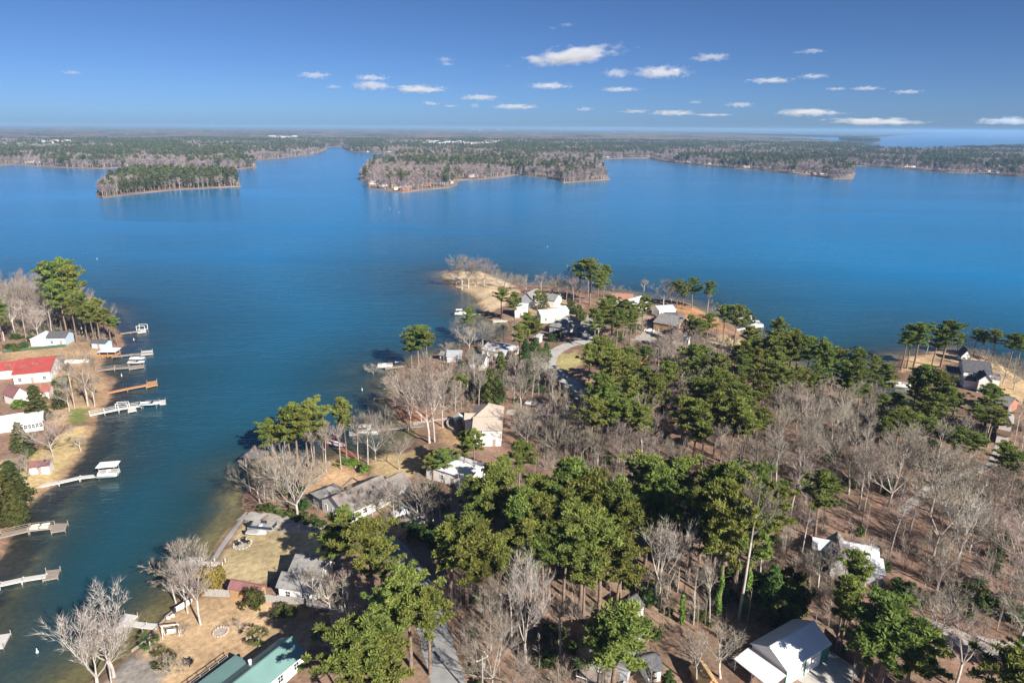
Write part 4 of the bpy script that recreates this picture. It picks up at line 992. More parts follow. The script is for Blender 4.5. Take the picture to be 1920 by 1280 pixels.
wall_line('garden_wall', 'white wall beside the red roofed house', 'wall', [(114,682),(140,680),(168,679)], 1.3, .25, M_TRIM)
wall_line('seawall', 'pale low seawall of the beach inlet', 'seawall', [(924,603),(952,604)], .9, .4, M_CONC)
wall_line('planter_edge', 'dark timber border of the lawn plot', 'border', [(630,922),(662,897),(688,913)], .25, .2, W_DARK)
# board fence
M_FENCE = mat('weathered_fence_boards', (.42,.40,.38), (.30,.285,.27), rough=.9, scale=2, stretch=(3,3,.4))
def fence(label, pts, h=1.8, m=M_FENCE, seg=2.4):
    w = [G(*p) for p in pts]; c0 = w[0]; o = thing('board_fence', label, 'fence', c0)
    for a, b in zip(w[:-1], w[1:]):
        k = max(1, round((b-a).length/seg))
        for i in range(k):
            p, q = a.lerp(b, i/k), a.lerp(b, (i+1)/k); d = q-p; L = math.hypot(d.x, d.y); mb = MB(); nb = max(4, int(L/.15))
            for j in range(nb): mb.box((-L/2+L*(j+.5)/nb, .012*(j % 2), h/2-.1), (L/nb*.9, .025, h+.03*((j*7) % 3)))
            mb.box((0, .05, .4), (L, .05, .09)).box((0, .05, h-.35), (L, .05, .09))
            f = mb.build('fence_panel', m, o); mid = (p+q)/2; f.location = (mid.x-c0.x, mid.y-c0.y, max(float(gz(mid.x, mid.y)), 0)-c0.z); f.rotation_euler = (0, 0, math.atan2(d.y, d.x))
            MB().box((p.x-c0.x, p.y-c0.y, float(gz(p.x, p.y))-c0.z+h/2), (.11, .11, h+.15)).build('post', m, o)
    return o
fence('weathered grey board fence between the tan lawn and orange lawn', [(380,1117),(430,1119),(460,1123),(500,1128),(545,1131),(600,1140),(660,1158)])
fence('dark board fence behind the green trimmed garage', [(1545,1190),(1580,1222),(1610,1255),(1640,1290)], 1.7, W_DARK)
fence('dark green fence in front of the pale blue house', [(5,662),(60,656),(125,650)], 1.3, mat('green_mesh_fence', (.05,.11,.07), (.04,.08,.05), rough=.8))

# ------------------------------------------------------------------ boats and lifts
M_HULL = mat('white_gelcoat', (.80,.80,.80), (.74,.74,.74), rough=.3, spec=.5)
M_ALU = mat('brushed_aluminium', (.62,.64,.66), (.52,.54,.56), rough=.35, metallic=.7)
M_SEAT = mat('grey_vinyl', (.34,.33,.32), (.27,.26,.25), rough=.6)
M_BLACK = mat('black_plastic', (.025,.025,.028), (.018,.018,.02), rough=.5)
M_BLUEH = mat('blue_gelcoat_and_rail_shade', (.018,.04,.085), (.014,.032,.07), rough=.3, spec=.5)
M_CANV = mat('white_canvas', (.80,.79,.77), (.72,.71,.69), rough=.8)
M_CREAM = mat('cream_canvas', (.66,.66,.52), (.58,.58,.45), rough=.8)
M_REDP = mat('red_plastic', (.62,.045,.05), (.50,.035,.04), rough=.5)
def pontoon(label, loc, rz, L=6.6, canopy=False, hull=M_HULL, rails=M_HULL, z=.0):
    o = thing('pontoon_boat', label, 'boat', loc, rz)
    for y in (-.85, .85):
        mb = MB(); mb.path([(-L/2, y, .3), (-L/2+.3, y, .3), (L/2-.9, y, .3), (L/2-.1, y, .5)], [.2, .33, .33, .06], 10); mb.build('pontoon', M_ALU, o, True)
    MB().box((0, 0, .68), (L*.96, 2.5, .1)).build('deck', M_SEAT, o)
    for y in (-1.2, 1.2): MB().box((.1, y, 1.08), (L*.84, .06, .62)).build('rail_panel', rails, o)
    for x in (-L*.42, L*.44): MB().box((x, .35, 1.08), (.06, 1.6, .62)).build('rail_panel', rails, o)
    for x, y, sx in ((-L*.28, .75, 1.7), (L*.25, .8, 2.0), (L*.25, -.8, 2.0)):
        MB().box((x, y, .95), (sx, .6, .42)).box((x, y+(.26 if y > 0 else -.26), 1.3), (sx, .14, .4)).build('seat', M_SEAT, o)
    MB().box((-.1, -.7, 1.05), (.7, .7, .7)).box((.1, -.7, 1.5), (.1, .6, .3)).build('helm_console', hull, o)
    MB().box((-L/2-.2, 0, .75), (.5, .45, .8)).box((-L/2-.2, 0, 1.2), (.6, .5, .3)).build('outboard_motor', M_BLACK, o)
    if canopy:
        for x in (-L*.3, L*.1):
            for y in (-1.15, 1.15): MB().tube((x, y, 1.3), (x+.2, y, 2.7), .03, n=5).build('canopy_pole', M_ALU, o)
        MB().prism([[(-L*.34, -1.25, 2.72), (L*.16, -1.25, 2.72), (L*.16, 0, 2.86), (-L*.34, 0, 2.86)], [(-L*.34, 0, 2.86), (L*.16, 0, 2.86), (L*.16, 1.25, 2.72), (-L*.34, 1.25, 2.72)]], .06).build('canopy', M_CANV, o)
    return o
def runabout(label, loc, rz, L=6.0, hull=M_HULL, cover=None, name='motorboat', cat='boat'):
    o = thing(name, label, cat, loc, rz); mb = MB(); W = L*.36
    secs = []
    for k, (x, w, zb, zt) in enumerate([(-.5, .92, .25, .95), (-.2, 1.0, .15, .98), (.1, .98, .12, 1.02), (.3, .78, .2, 1.1), (.44, .38, .4, 1.18), (.5, .04, .75, 1.22)]):
        w *= W/2; secs.append([(x*L, -w, zt), (x*L, -w*.86, (zb+zt)*.5), (x*L, 0, zb), (x*L, w*.86, (zb+zt)*.5), (x*L, w, zt)])
    vs = [p for s in secs for p in s]; fs = [(a*5+i, (a+1)*5+i, (a+1)*5+i+1, a*5+i+1) for a in range(5) for i in range(4)]+[(0, 1, 2, 3, 4)]
    mb.add(vs, fs); mb.build('hull', hull, o)
    dk = MB(); dk.add([secs[k][i] for k in (2, 3, 4, 5) for i in (0, 4)], [(0, 1, 3, 2), (2, 3, 5, 4), (4, 5, 7, 6)]).build('foredeck', M_HULL, o)
    MB().box((-L*.19, 0, .62), (L*.58, W*.84, .08)).build('cockpit_floor', M_SEAT, o)
    if cover:
        MB().prism([[(-L*.5, -W*.45, 1.0), (L*.12, -W*.45, 1.05), (L*.1, 0, 1.5), (-L*.45, 0, 1.3)], [(-L*.45, 0, 1.3), (L*.1, 0, 1.5), (L*.12, W*.45, 1.05), (-L*.5, W*.45, 1.0)]], .05).build('cover', cover, o)
    else:
        for y in (-.45, .45): MB().box((-L*.02, y*W*.55, .85), (.5, .5, .4)).box((-L*.06, y*W*.55, 1.15), (.12, .5, .4)).build('seat', M_SEAT, o)
        MB().add([(L*.12, -W*.42, 1.05), (L*.12, W*.42, 1.05), (L*.05, W*.36, 1.5), (L*.05, -W*.36, 1.5)], [(0, 1, 2, 3)]).build('windshield', M_GLASS, o)
    MB().box((-L*.5-.2, 0, .8), (.4, .4, .9)).build('outboard_motor', M_BLACK, o)
    return o
def jetski(label, loc, rz, m=M_HULL, group=None):
    o = thing('jet_ski', label, 'jet ski', loc, rz, group)
    mb = MB(); secs = [(-1.45,.48,.1,.5),(-.6,.56,.05,.55),(.4,.52,.06,.62),(1.1,.34,.2,.7),(1.5,.03,.5,.72)]; vs = []
    for x, w, zb, zt in secs: vs += [(x, -w, zt), (x, -w*.6, zb), (x, w*.6, zb), (x, w, zt)]
    fs = [(a*4+i, (a+1)*4+i, (a+1)*4+(i+1) % 4, a*4+(i+1) % 4) for a in range(4) for i in range(4)]+[(0, 1, 2, 3)]
    mb.add(vs, fs); mb.build('hull', m, o); MB().box((-.45, 0, .75), (1.3, .36, .34)).build('seat', M_BLACK, o)
    MB().box((.5, 0, .82), (.7, .4, .4)).tube((.35, -.38, 1.1), (.35, .38, 1.1), .04, n=6).build('handlebar', M_BLUEH, o)
    return o
def lift(label, loc, rz, L=4.5, W=3.2, h=2.0, canopy=None, m=M_ALU):
    o = thing('boat_lift', label, 'boat lift', loc, rz)
    for x in (-L/2, L/2):
        for y in (-W/2, W/2): MB().box((x, y, h/2-1), (.16, .16, h+2)).build('post', m, o)
        MB().box((x, 0, .45), (.12, W, .12)).build('cradle_beam', m, o)
    for y in (-W/2, W/2): MB().box((0, y, h), (L, .12, .14)).build('top_beam', m, o)
    if canopy:
        c = MB(); a, w = L/2+.7, W/2+.2; z0, z1 = h+.1, h+.6
        c.prism([[(-a, -w, z0), (a, -w, z0), (a-.5, -w*.45, z1), (-a+.5, -w*.45, z1)], [(-a+.5, -w*.45, z1), (a-.5, -w*.45, z1), (a-.5, w*.45, z1), (-a+.5, w*.45, z1)], [(-a+.5, w*.45, z1), (a-.5, w*.45, z1), (a, w, z0), (-a, w, z0)],
                 [(a, -w, z0), (a, w, z0), (a-.5, w*.45, z1), (a-.5, -w*.45, z1)], [(-a, w, z0), (-a, -w, z0), (-a+.5, -w*.45, z1), (-a+.5, w*.45, z1)]], .05)
        c.build('canopy', canopy, o)
    return o
def at(px, py, z=0.0):
    p = P(px, py, z); return (p[0], p[1], z)
lift('boat lift with a white canopy at the pale dock', at(206,889,.0), R(12), 3.8, 3.0, 2.9, M_CANV)
pontoon('white pontoon boat under the white lift canopy', (*P(204,892,.7)[:2], .7), R(12), 5.6, rails=M_HULL)
lift('open lift frame on the white railed dock', at(284,762), R(8), 4.2, 3.0, 1.6)
runabout('white motorboat raised on the open lift frame', (*P(283,760,.9)[:2], .9), R(8), 6.5)
dock('white floating pad beyond the open lift frame', [(296,757),(300,756)], 1.2, .5, M_DECKW, plat=[(298,758),(311,756),(310,749),(298,750)], pm=M_DECKW, posts=False, name='float')
lift('boat lift beside the brown dock', at(257,680), R(6), 4.5, 5.5, 1.8)
runabout('white motorboat on the lift nearest the brown dock', (*P(256,682,.7)[:2], .7), R(6), 6.2)
runabout('white motorboat with a canvas cover on the same lift, farther out', (*P(258,675,.7)[:2], .7), R(6), 5.6, cover=M_CANV)
lift('white lift frame on the dock off the pine bank', at(267,619), R(5), 3.6, 3.0, 2.4, m=M_TRIM)
t = thing('boathouse', 'open boathouse with a white hipped roof at the shore', 'boathouse', G(207,667), R(6))
for x in (-3, 0, 3):
    for y in (-2, 2): MB().box((x, y, 1.0), (.2, .2, 3.2)).build('post', M_DECKO, t)
MB().prism([[(p[0], p[1], p[2]+.1) for p in f] for f in roof_top(6.4, 4.4, 2.6, .9, 'hip', .4)], .12).build('roof', R_WHITE, t); MB().box((0, 0, .5), (6.4, 4.4, .2)).build('deck', M_DECKO, t)
t = thing('pavilion', 'small white framed shelter midway on the white railed dock', 'shelter', at(230,764,.9), R(9))
for x in (-1.8, 1.8):
    for y in (-.75, .75): MB().box((x, y, .9), (.12, .12, 1.8)).build('post', M_TRIM, t)
for y in (-.75, .75): MB().box((0, y, 1.75), (3.7, .12, .12)).build('beam', M_TRIM, t)
for x, lab in ((-1.0, 'cream covered paddle boat on the brown railed dock, nearer the shore'), (1.1, 'cream covered paddle boat on the brown railed dock, nearer the float')):
    t = thing('paddle_boat', lab, 'paddle boat', at(75,988,.95), R(14))
    MB().box((x, 0, .1), (1.5, 1.2, .3)).build('hull', M_HULL, t)
    MB().prism([[(x-.95, -.7, .35), (x+.75, -.7, .5), (x+1.0, .2, .9), (x-.6, .3, .75)], [(x-.6, .3, .75), (x+1.0, .2, .9), (x+.9, .8, .5), (x-.7, .8, .35)]], .3).build('cover', M_CREAM, t)
pontoon('white pontoon boat moored at the dark railed dock', at(690,813,.0), R(2), 7.5, True)
dock('white swim float in the boat cove', [(668,812),(662,812)], 1.5, .5, M_DECKW, plat=[(655,815),(673,815),(673,809),(655,809)], pm=M_DECKW, posts=False, name='float')
runabout('white motorboat on a red trimmed lift by the small point', at(632,836,.4), R(-25), 6.0, cover=M_CANV)
lift('red trimmed boat lift by the small point', at(632,836), R(-25), 4.5, 3.0, 1.9, m=M_REDP)
pontoon('white and navy pontoon boat moored by the grey cottage', at(722,689), R(5), 6.5, rails=M_HULL)
runabout('dark covered motorboat beside the navy pontoon', at(738,683), R(5), 5.8, hull=M_BLUEH, cover=M_BLACK)
pontoon('small white pontoon boat moored off the beach', at(863,590), R(4), 6.4, True)
pontoon('white pontoon boat at the lake side dock', at(1418,612), R(3), 6.6, True)
pontoon('second white pontoon at the lake side dock, no canopy', at(1405,616), R(3), 6.0)
pontoon('white pontoon boat with navy sides parked on the tan lawn by the ramp', G(493,991), R(-8), 6.6, rails=M_BLUEH)  # navy rail panels carry the dark rail shadows as colour
runabout('white motorboat on a blue trailer beside the parked pontoon', G(482,1005)+Vector((0, 0, .25)), R(-6), 4.6, hull=M_HULL, cover=M_SEAT)
runabout('white boat under cover by the drive of the tan roofed house', G(1003,762)+Vector((0, 0, .3)), R(-12), 6.5, cover=M_CANV)
pontoon('white pontoon boat parked at the grey cove seawall', at(1690,725), R(-10), 6.0)
runabout('white canoe pulled up on the bank below the fence', G(346,1140), R(52), 3.4, name='canoe', cat='canoe', cover=M_CANV)
t = thing('gazebo', 'small white gazebo on the curved patio', 'gazebo', G(861,795), R(15))
for x in (-1.2, 1.2):
    for y in (-1.2, 1.2): MB().box((x, y, 1.1), (.14, .14, 2.3)).build('post', M_TRIM, t)
MB().prism([[(p[0], p[1], p[2]+.1) for p in f] for f in roof_top(2.6, 2.6, 2.2, 1.1, 'gablex', .3)], .12).build('roof', M_TRIM, t)
t = thing('boathouse', 'dark roofed boat shelter with an orange deck at the point', 'boathouse', at(480,866), R(-8))
for x in (-2.6, 2.6):
    for y in (-1.8, 1.8): MB().tube((x, y, -1.5), (x, y, 2.6), .12, n=6).build('post', M_POST, t)
MB().prism([[(p[0], p[1], p[2]+.1) for p in f] for f in roof_top(5.6, 4, 2.6, 1.2, 'hip', .4)], .12).build('roof', R_DARK, t); MB().box((3.6, 1.4, .7), (5.0, 3.0, .18)).build('deck', M_DECKO, t)

# ------------------------------------------------------------------ utility poles and wires
M_POLE = mat('grey_pole_wood', (.36,.33,.30), (.27,.24,.21), rough=.9, scale=2)
POLE_TOPS = []
for bx, by, lab in [(826,998,'grey utility pole with a crossarm at the road bend'), (716,1112,'grey utility pole between pines beside the road'), (1120,660,'grey utility pole beside the curved concrete road'), (905,1330,'grey utility pole on the lower verge of the road')]:
    p = G(bx, by); o = thing('utility_pole', lab, 'utility pole', p, R(35)); MB().tube((0,0,-.3), (0,0,10.5), .15, .11, n=8).build('pole', M_POLE, o)
    MB().box((0,0,9.9), (2.2,.12,.14)).build('crossarm', M_POLE, o); MB().tube((.28,0,8.2), (.28,0,9.2), .2, n=8).build('transformer', M_ALU if 'M_ALU' in globals() else M_CONC, o)
    for x in (-.95, 0, .95): MB().tube((x,0,9.97), (x,0,10.2), .05, n=6).build('insulator', M_TRIM, o)
    POLE_TOPS.append((p, lab))
def wire(a, b, lab):
    o = thing('power_line', lab, 'power line', a)
    for s in (-.95, 0, .95):
        off = Vector((math.cos(R(35))*s, math.sin(R(35))*s, 10.2)); pts = []
        for i in range(9): t = i/8; pts.append(a.lerp(b, t)+off-Vector((0, 0, 4*.9*t*(1-t)))-a)
        MB().path(pts, [.028]*9, 3).build('wire', M_BLACK, o)
wire(POLE_TOPS[0][0], POLE_TOPS[1][0], 'sagging power line between the bend and the pines'); wire(POLE_TOPS[0][0], POLE_TOPS[3][0], 'sagging power line along the lower road')
# ------------------------------------------------------------------ vehicles
M_TYRE = mat('tyre_rubber', (.03,.03,.03), (.02,.02,.02), rough=.9)
def vehicle(label, loc, rz, paint, kind='pickup', name=None):
    o = thing(name or ('pickup_truck' if kind == 'pickup' else 'parked_car'), label, 'truck' if kind == 'pickup' else 'car', loc, rz)
    L, W = (5.6, 1.95) if kind == 'pickup' else (4.6, 1.8)
    def loft(prof):   # profile in x,z extruded across with tumblehome
        n = len(prof); vs = []
        for s in (-1, 1): vs += [(x, s*(W/2-(.16 if z > 1.15 else .0)), z) for x, z in prof]
        return MB().add(vs, [tuple(range(n-1, -1, -1)), tuple(range(n, 2*n))]+[(i, (i+1) % n, n+(i+1) % n, n+i) for i in range(n)])
    h = L/2
    if kind == 'pickup':
        loft([(-h,.45),(h,.45),(h,.95),(h-.15,1.05),(.95,1.12),(-h,1.12)]).build('body', paint, o)
        loft([(-.75,1.10),(1.15,1.10),(.55,1.78),(-.6,1.80)]).build('cab', paint, o)
        MB().box((-h+1.05, 0, 1.13), (1.9, 1.6, .05)).build('cargo_bed', M_BLACK, o)
        MB().add([(1.17,-.8,1.14),(1.17,.8,1.14),(.60,.72,1.74),(.60,-.72,1.74)], [(0,1,2,3)]).build('windshield', M_GLASS, o)
        MB().add([(-.78,.8,1.16),(-.78,-.8,1.16),(-.64,-.72,1.74),(-.64,.72,1.74)], [(0,1,2,3)]).build('rear_window', M_GLASS, o)
        for s in (-1, 1): MB().box((.15, s*.80, 1.46), (1.2, .06, .42)).build('side_window', M_GLASS, o)
    else:
        loft([(-h,.4),(h,.4),(h,.8),(h-.2,.92),(.9,1.02),(-h+.1,1.05)]).build('body', paint, o)
        loft([(-h+.5,1.02),(1.0,1.0),(.3,1.46),(-h+1.2,1.48)]).build('cab', paint, o)
        MB().add([(1.02,-.72,1.02),(1.02,.72,1.02),(.34,.62,1.44),(.34,-.62,1.44)], [(0,1,2,3)]).build('windshield', M_GLASS, o)
        MB().add([(-h+.46,.72,1.06),(-h+.46,-.72,1.06),(-h+1.14,-.62,1.46),(-h+1.14,.62,1.46)], [(0,1,2,3)]).build('rear_window', M_GLASS, o)
        for s in (-1, 1): MB().box((-.4, s*.745, 1.24), (1.5, .05, .28)).build('side_window', M_GLASS, o)
    for x in (-h*.62, h*.62):
        for s in (-1, 1): MB().tube((x, s*(W/2-.22), .36), (x, s*(W/2+.02), .36), .36, n=14).build('wheel', M_TYRE, o)
    return o
P_WHITE = mat('white_car_paint', (.78,.79,.80), (.76,.77,.78), rough=.25, spec=.6)
P_BLUE = mat('pale_blue_car_paint', (.30,.48,.66), (.28,.45,.62), rough=.25, spec=.6)
P_RED = mat('red_car_paint', (.42,.04,.04), (.38,.035,.035), rough=.25, spec=.6)
P_GREY = mat('grey_car_paint', (.30,.31,.33), (.27,.28,.30), rough=.25, spec=.6)
P_BLACK = mat('black_car_paint', (.03,.03,.035), (.025,.025,.03), rough=.2, spec=.6)
vehicle('white pickup truck with a pale blue bonnet glare by the long house', G(756,964), R(215), P_WHITE); bpy.data.objects['pickup_truck']['label'] = 'white pickup truck parked by the long grey roofed house'
vehicle('white car parked in the yard near the road bend', G(1217,622), R(160), P_WHITE, 'car')
vehicle('dark red car parked beside the white barn', G(1222,602), R(175), P_RED, 'car')
vehicle('red car beside the beach house drive', G(1040,556), R(120), P_RED, 'car')
vehicle('white car parked by the seawall cove house', G(1878,806), R(10), P_WHITE, 'car')
vehicle('black car in the shade by the steep hipped house', G(1088,630), R(75), P_BLACK, 'car')
vehicle('grey car in the shade on the asphalt driveway', G(1100,622), R(80), P_GREY, 'car')

# ------------------------------------------------------------------ garden things
def chair(label, loc, rz, m, group=None):
    o = thing('garden_chair', label, 'chair', loc, rz, group)
    s = MB().add([(-.38,-.35,.42),(.38,-.35,.42),(.38,.35,.30),(-.38,.35,.30),(-.38,-.35,.37),(.38,-.35,.37),(.38,.35,.25),(-.38,.35,.25)], [(0,1,2,3),(7,6,5,4),(0,4,5,1),(1,5,6,2),(2,6,7,3),(3,7,4,0)]); s.build('seat', m, o)
    b = MB()
    for i in range(5): b.tube((-.3+.15*i, .32, .3), (-.38+.19*i, .72, 1.15-.06*abs(i-2)), .065, n=4)
    b.build('backrest', m, o)
    for x in (-.44, .44):
        MB().box((x, 0, .62), (.14, .85, .04)).build('armrest', m, o); MB().box((x, -.33, .3), (.07, .1, .62)).build('leg', m, o); MB().box((x, .33, .27), (.07, .1, .6)).build('leg', m, o)
    return o
chair('red garden chair nearest the long roof on the lawn plot', G(679,915), R(140), M_REDP).scale = (1.5,)*3
chair('red garden chair farther along the long roof', G(691,907), R(140), M_REDP).scale = (1.5,)*3
for i, (x, y, lab) in enumerate([(352,1240,'black garden chair by the small bare tree on the orange lawn'), (356,1246,'black folding chair next to the garden chair on the orange lawn')]): chair(lab, G(x, y), R(200+60*i), M_BLACK)
def firepit(label, loc, r, m):
    o = thing('fire_pit', label, 'fire pit', loc)
    for i in range(16):
        a = 2*math.pi*i/16; MB().blob((r*math.cos(a), r*math.sin(a), .12), (.27*r/1.5, .27*r/1.5, .2), i, 7, 4, .2).build('stone', m, o)
    MB().tube((0, 0, -.05), (0, 0, .06), r*.9, n=16).build('ash_bed', M_GRAVEL, o)
    return o
firepit('stone ring fire pit on the tan lawn', G(455,1020), 1.9, M_GRAVEL); firepit('stone fire ring on the orange lawn', G(414,1184), 1.3, mat('pink_stone', (.50,.38,.33), (.40,.30,.26)))
for i, (x, y) in enumerate([(447,1022),(463,1017),(456,1013)]): chair(['dark chair at the lawn fire pit, by the ramp side','dark chair at the lawn fire pit, by the cottage side','dark chair at the lawn fire pit, by the boats'][i], G(x, y), R(60+110*i), M_BLACK)
t = thing('swing_frame', 'white wooden swing frame on the orange lawn by the water', 'swing', G(322,1190), R(12))
for x in (-1.4, 1.4):
    for y in (-.6, .6): MB().tube((x, y, -.1), (x, 0, 2.2), .07, n=5).build('leg', M_TRIM, t)
MB().box((0, 0, 2.2), (3.1, .14, .14)).build('top_beam', M_TRIM, t); MB().box((0, 0, .6), (1.5, .5, .08)).box((0, .25, .9), (1.5, .06, .5)).build('swing_seat', M_TRIM, t)
for x in (-.7, .7): MB().tube((x, 0, .6), (x, 0, 2.2), .025, n=4).build('chain', M_ALU, t)
for i, (x, y, lab) in enumerate([(316,1160,'white boulder on the bank by the timber edging'), (324,1156,'pale boulder beside the white boulder on the bank'), (668,878,'grey boulder between the hedge and round bush')]):
    o = MB().blob((0, 0, .3), (.5, .4, .38), i+9, 9, 6, .18).build('boulder', mat('pale_rock', (.62,.58,.54), (.48,.44,.40), rough=.9, scale=1.5), smooth=True); o.location = G(x, y); tag(o, lab, 'boulder')
def palm(label, loc, h, s=1.0):
    o = thing('palm_tree', label, 'palm', loc); tr = MB(); tr.path([(0,0,-.2), (.05,0,h*.5), (0,.05,h)], [.22,.18,.15], 8); tr.build('trunk', M_POST, o)
    pr = random.Random(int(h*99)); fr = MB()
    for i in range(26):
        az = i*2.4; el = pr.uniform(-.5, 1.1); d = Vector((math.cos(az)*math.cos(el), math.sin(az)*math.cos(el), math.sin(el))); sd = Vector((-math.sin(az), math.cos(az), 0))
        p0 = Vector((0, 0, h)); p1 = p0+d*1.0*s
        for k in range(9):
            f = (k-4)/4; tip = p1+(d*(1-.35*abs(f))+sd*f*.9).normalized()*.75*s-Vector((0, 0, .2*s)); fr.add([p1-sd*.04, p1+sd*.04, tip+sd*.05, tip-sd*.05], [(0,1,2,3)])
        fr.add([p0-sd*.03, p0+sd*.03, p1+sd*.03, p1-sd*.03], [(0,1,2,3)])
    fr.build('fronds', MATS['shrub_leaves'], o); return o
palm('fan palm beside the green roofed house', G(487,1215), 2.8, 1.15); palm('fan palm on the bank by the timber edging', G(283,1219), 2.2, 1.0); palm('low bushy palm on the orange lawn', G(307,1240), .8, 1.25)
# shrubs
def shrub_mesh(seed, n=26):
    rn = np.random.default_rng(seed); cs = rn.normal(size=(n, 3))*np.array([.45, .45, .3])+np.array([0, 0, .6]); cs[:, 2] = np.clip(cs[:, 2], .15, 1.2)
    V, F = leaf_cloud(rn, cs, .28+.15*rn.random(n), 60, .12, .9, .6); return V, F
SHR = {}
for nm_, m_ in (('green', M_SHRUB), ('olive', M_OLIVE), ('cedar', M_CEDAR), ('bright', mat('bright_leaves', (.16,.24,.035), (.09,.15,.025), rough=.7, scale=1.3, trans=.2))):
    SHR[nm_] = [np_mesh('shrub_leaves', *shrub_mesh(900+i), m_) for i in range(3)]
def shrub(label, px, py, w, h, kind='green', group=None, depth=None, rz=0, name='shrub', cat='shrub'):
    p = G(px, py); o = put(name, SHR[kind][random.randrange(3)]); o.location = (p.x, p.y, p.z-.1); o.scale = (w, depth or w, h); o.rotation_euler = (0, 0, R(rz) if rz else random.uniform(0, 6.28) if not depth else 0)
    tag(o, label, cat, group); KEEPOUT.append((p.x, p.y, w)); return o
shrub('long trimmed hedge along the small point lawn', 655,872, 4.6,1.6,'bright',None,1.4,-22,'hedge','hedge'); shrub('round clipped green bush beside the hedge', 684,885, 2.0,2.0,'bright')
for i, (x, y) in enumerate([(497,954),(512,958),(528,964),(548,968),(566,972),(580,978),(598,985)]): shrub('low green hedge shrub in the row above the ramp', x, y, 1.5, 1.1, 'green', 'hedge shrubs above the ramp')
shrub('tall olive yellow shrub between the fence and small dock', 398,1108, 2.3,4.6,'olive'); shrub('rounded olive bush on the fence by the rust shed', 478,1137, 1.9,3.0,'cedar')
shrub('small bright green bush below the cottage fence', 552,1152, 1.0,1.5,'bright'); shrub('grey green bush below the cottage fence', 530,1155, 1.6,1.8,'cedar')
shrub('round green bush beside the red roofed house', 115,722, 2.6,2.4,'green'); shrub('dark green shrub below the white metal porch', 57,822, 1.4,1.2,'green'); shrub('green shrub on the tan bank above the docks', 56,852, 2.0,1.6,'green'); shrub('broad green shrub by the plum red gable', 36,765, 3.0,2.5,'bright')
for i, (x, y) in enumerate([(20,655),(32,658),(45,652),(62,640),(30,636)]): shrub('evergreen shrub along the green mesh fence', x, y, 1.8, 2.0, 'green', 'shrubs along the green mesh fence')
for x, y in [(1070,575),(1082,590),(1090,600),(1076,584)]: shrub('yellow green shrub behind the mint green house', x, y, 2.6, 3.0, 'cedar', 'shrubs behind the mint green house')
for x, y in [(1035,640),(1045,632),(1000,660),(1015,668),(960,672),(988,655)]: shrub('green shrub in the yards by the curved road', x, y, 2.2, 2.4, 'green', 'shrubs in the yards by the curved road')
for x, y in [(1430,1130),(1455,1140),(1470,1120),(1490,1150),(1475,1165)]: shrub('olive thicket shrub behind the green trimmed garage', x, y, 3.2, 5.0, 'cedar', 'thicket shrubs behind the garage')
for x, y in [(1700,1125),(1715,1135),(1690,1120),(1830,1130),(1850,1140),(1900,1165),(1870,1148)]: shrub('evergreen shrub on the leaf strewn slope', x, y, 2.4, 2.6, 'green', 'shrubs on the leaf strewn slope')
for x, y in [(800,1010),(815,1018),(832,1026),(780,1002),(850,1035),(700,1012)]: shrub('dark hedge bush along the road bend', x, y, 2.4, 2.2, 'green', 'bushes along the road bend')
shrub('small green shrub against the green roofed house', 562,1252, 1.0,1.0,'bright')
# ivy columns on trunks
for i, (bx, by, ty, lab) in enumerate([(1345,1155,1060,'tall bright ivy column climbing a pine trunk'), (1395,1148,1072,'thick bright ivy column beside the tall ivy trunk'), (1277,1168,1115,'short ivy column on a thin stump')]):
    p = G(bx, by); rn = np.random.default_rng(40+i); h = [11.0, 9.0, 6.0][i]; zz = np.linspace(.3, h, 26); cs = np.stack([.15*np.sin(zz), .15*np.cos(zz*1.3), zz], 1)
    V, F = leaf_cloud(rn, cs, np.full(26, [.5, .85, .5][i])*(1.2-zz/h*.5), 60, .2, 1.0, .7)
    o = put('ivy_column', np_mesh('ivy_leaves', V, F, M_IVY)); o.location = p; tag(o, lab, 'ivy')
# buoys
for i, (x, y) in enumerate([(182,486),(251,637),(228,704),(1026,463),(748,398),(70,1222),(679,731),(731,391)]):
    b = MB(); b.tube((0,0,-.3), (0,0,.3), .38, n=12).tube((0,0,.3), (0,0,1.25), .18, .12, n=10).blob((0,0,1.3), (.16,.16,.14), 1, 8, 5, 0)
    o = b.build('buoy', M_TRIM); o.location = at(x, y); o.scale = (.6, .6, .6); tag(o, 'small white marker buoy floating alone on the lake', 'buoy', 'white buoys on the lake')
# ------------------------------------------------------------------ keep the filled woods off lawns
LAWN_POLYS = [[tuple(G(x, y)[:2]) for x, y in z[0]] for z in ZONES[:12]]
_old_blocked = blocked
def blocked(x, y):
    return _old_blocked(x, y) or any(bool(pip(np.array(x), np.array(y), pl)) for pl in LAWN_POLYS)
fill([(1125,745),(1185,725),(1230,800),(1150,820)], 6.0, ['pine'], 14, 18, 21, 9, (1.0, 1.3))
fill([(1230,740),(1420,740),(1470,830),(1260,830)], 6.0, ['pine'], 14, 19, 22, 6, (1.0, 1.3))
fill([(1390,660),(1560,720),(1560,755),(1400,710)], 5.0, ['pine'], 14, 19, 23, 9, (1.0, 1.25))
fill([(1680,775),(1860,780),(1850,840),(1650,830)], 6.5, ['pine','full'], 8, 12, 24, 10, (1.0, 1.3))
fill([(1520,1085),(1640,1100),(1600,1120),(1510,1110)], 3.5, ['slim','bare'], 9, 12, 25, 7)
fill([(1180,800),(1450,790),(1560,800),(1700,850),(1930,830),(1940,1010),(1700,1000),(1560,980),(1480,960),(1300,880),(1200,890)], 6.8, ['bare','bare','bare','slim','slim'], 12, 19, 1, 58)
fill([(1560,980),(1940,1000),(1950,1300),(1650,1300),(1700,1120)], 7.5, ['bare','slim','slim','bare'], 11, 19, 2, 40)
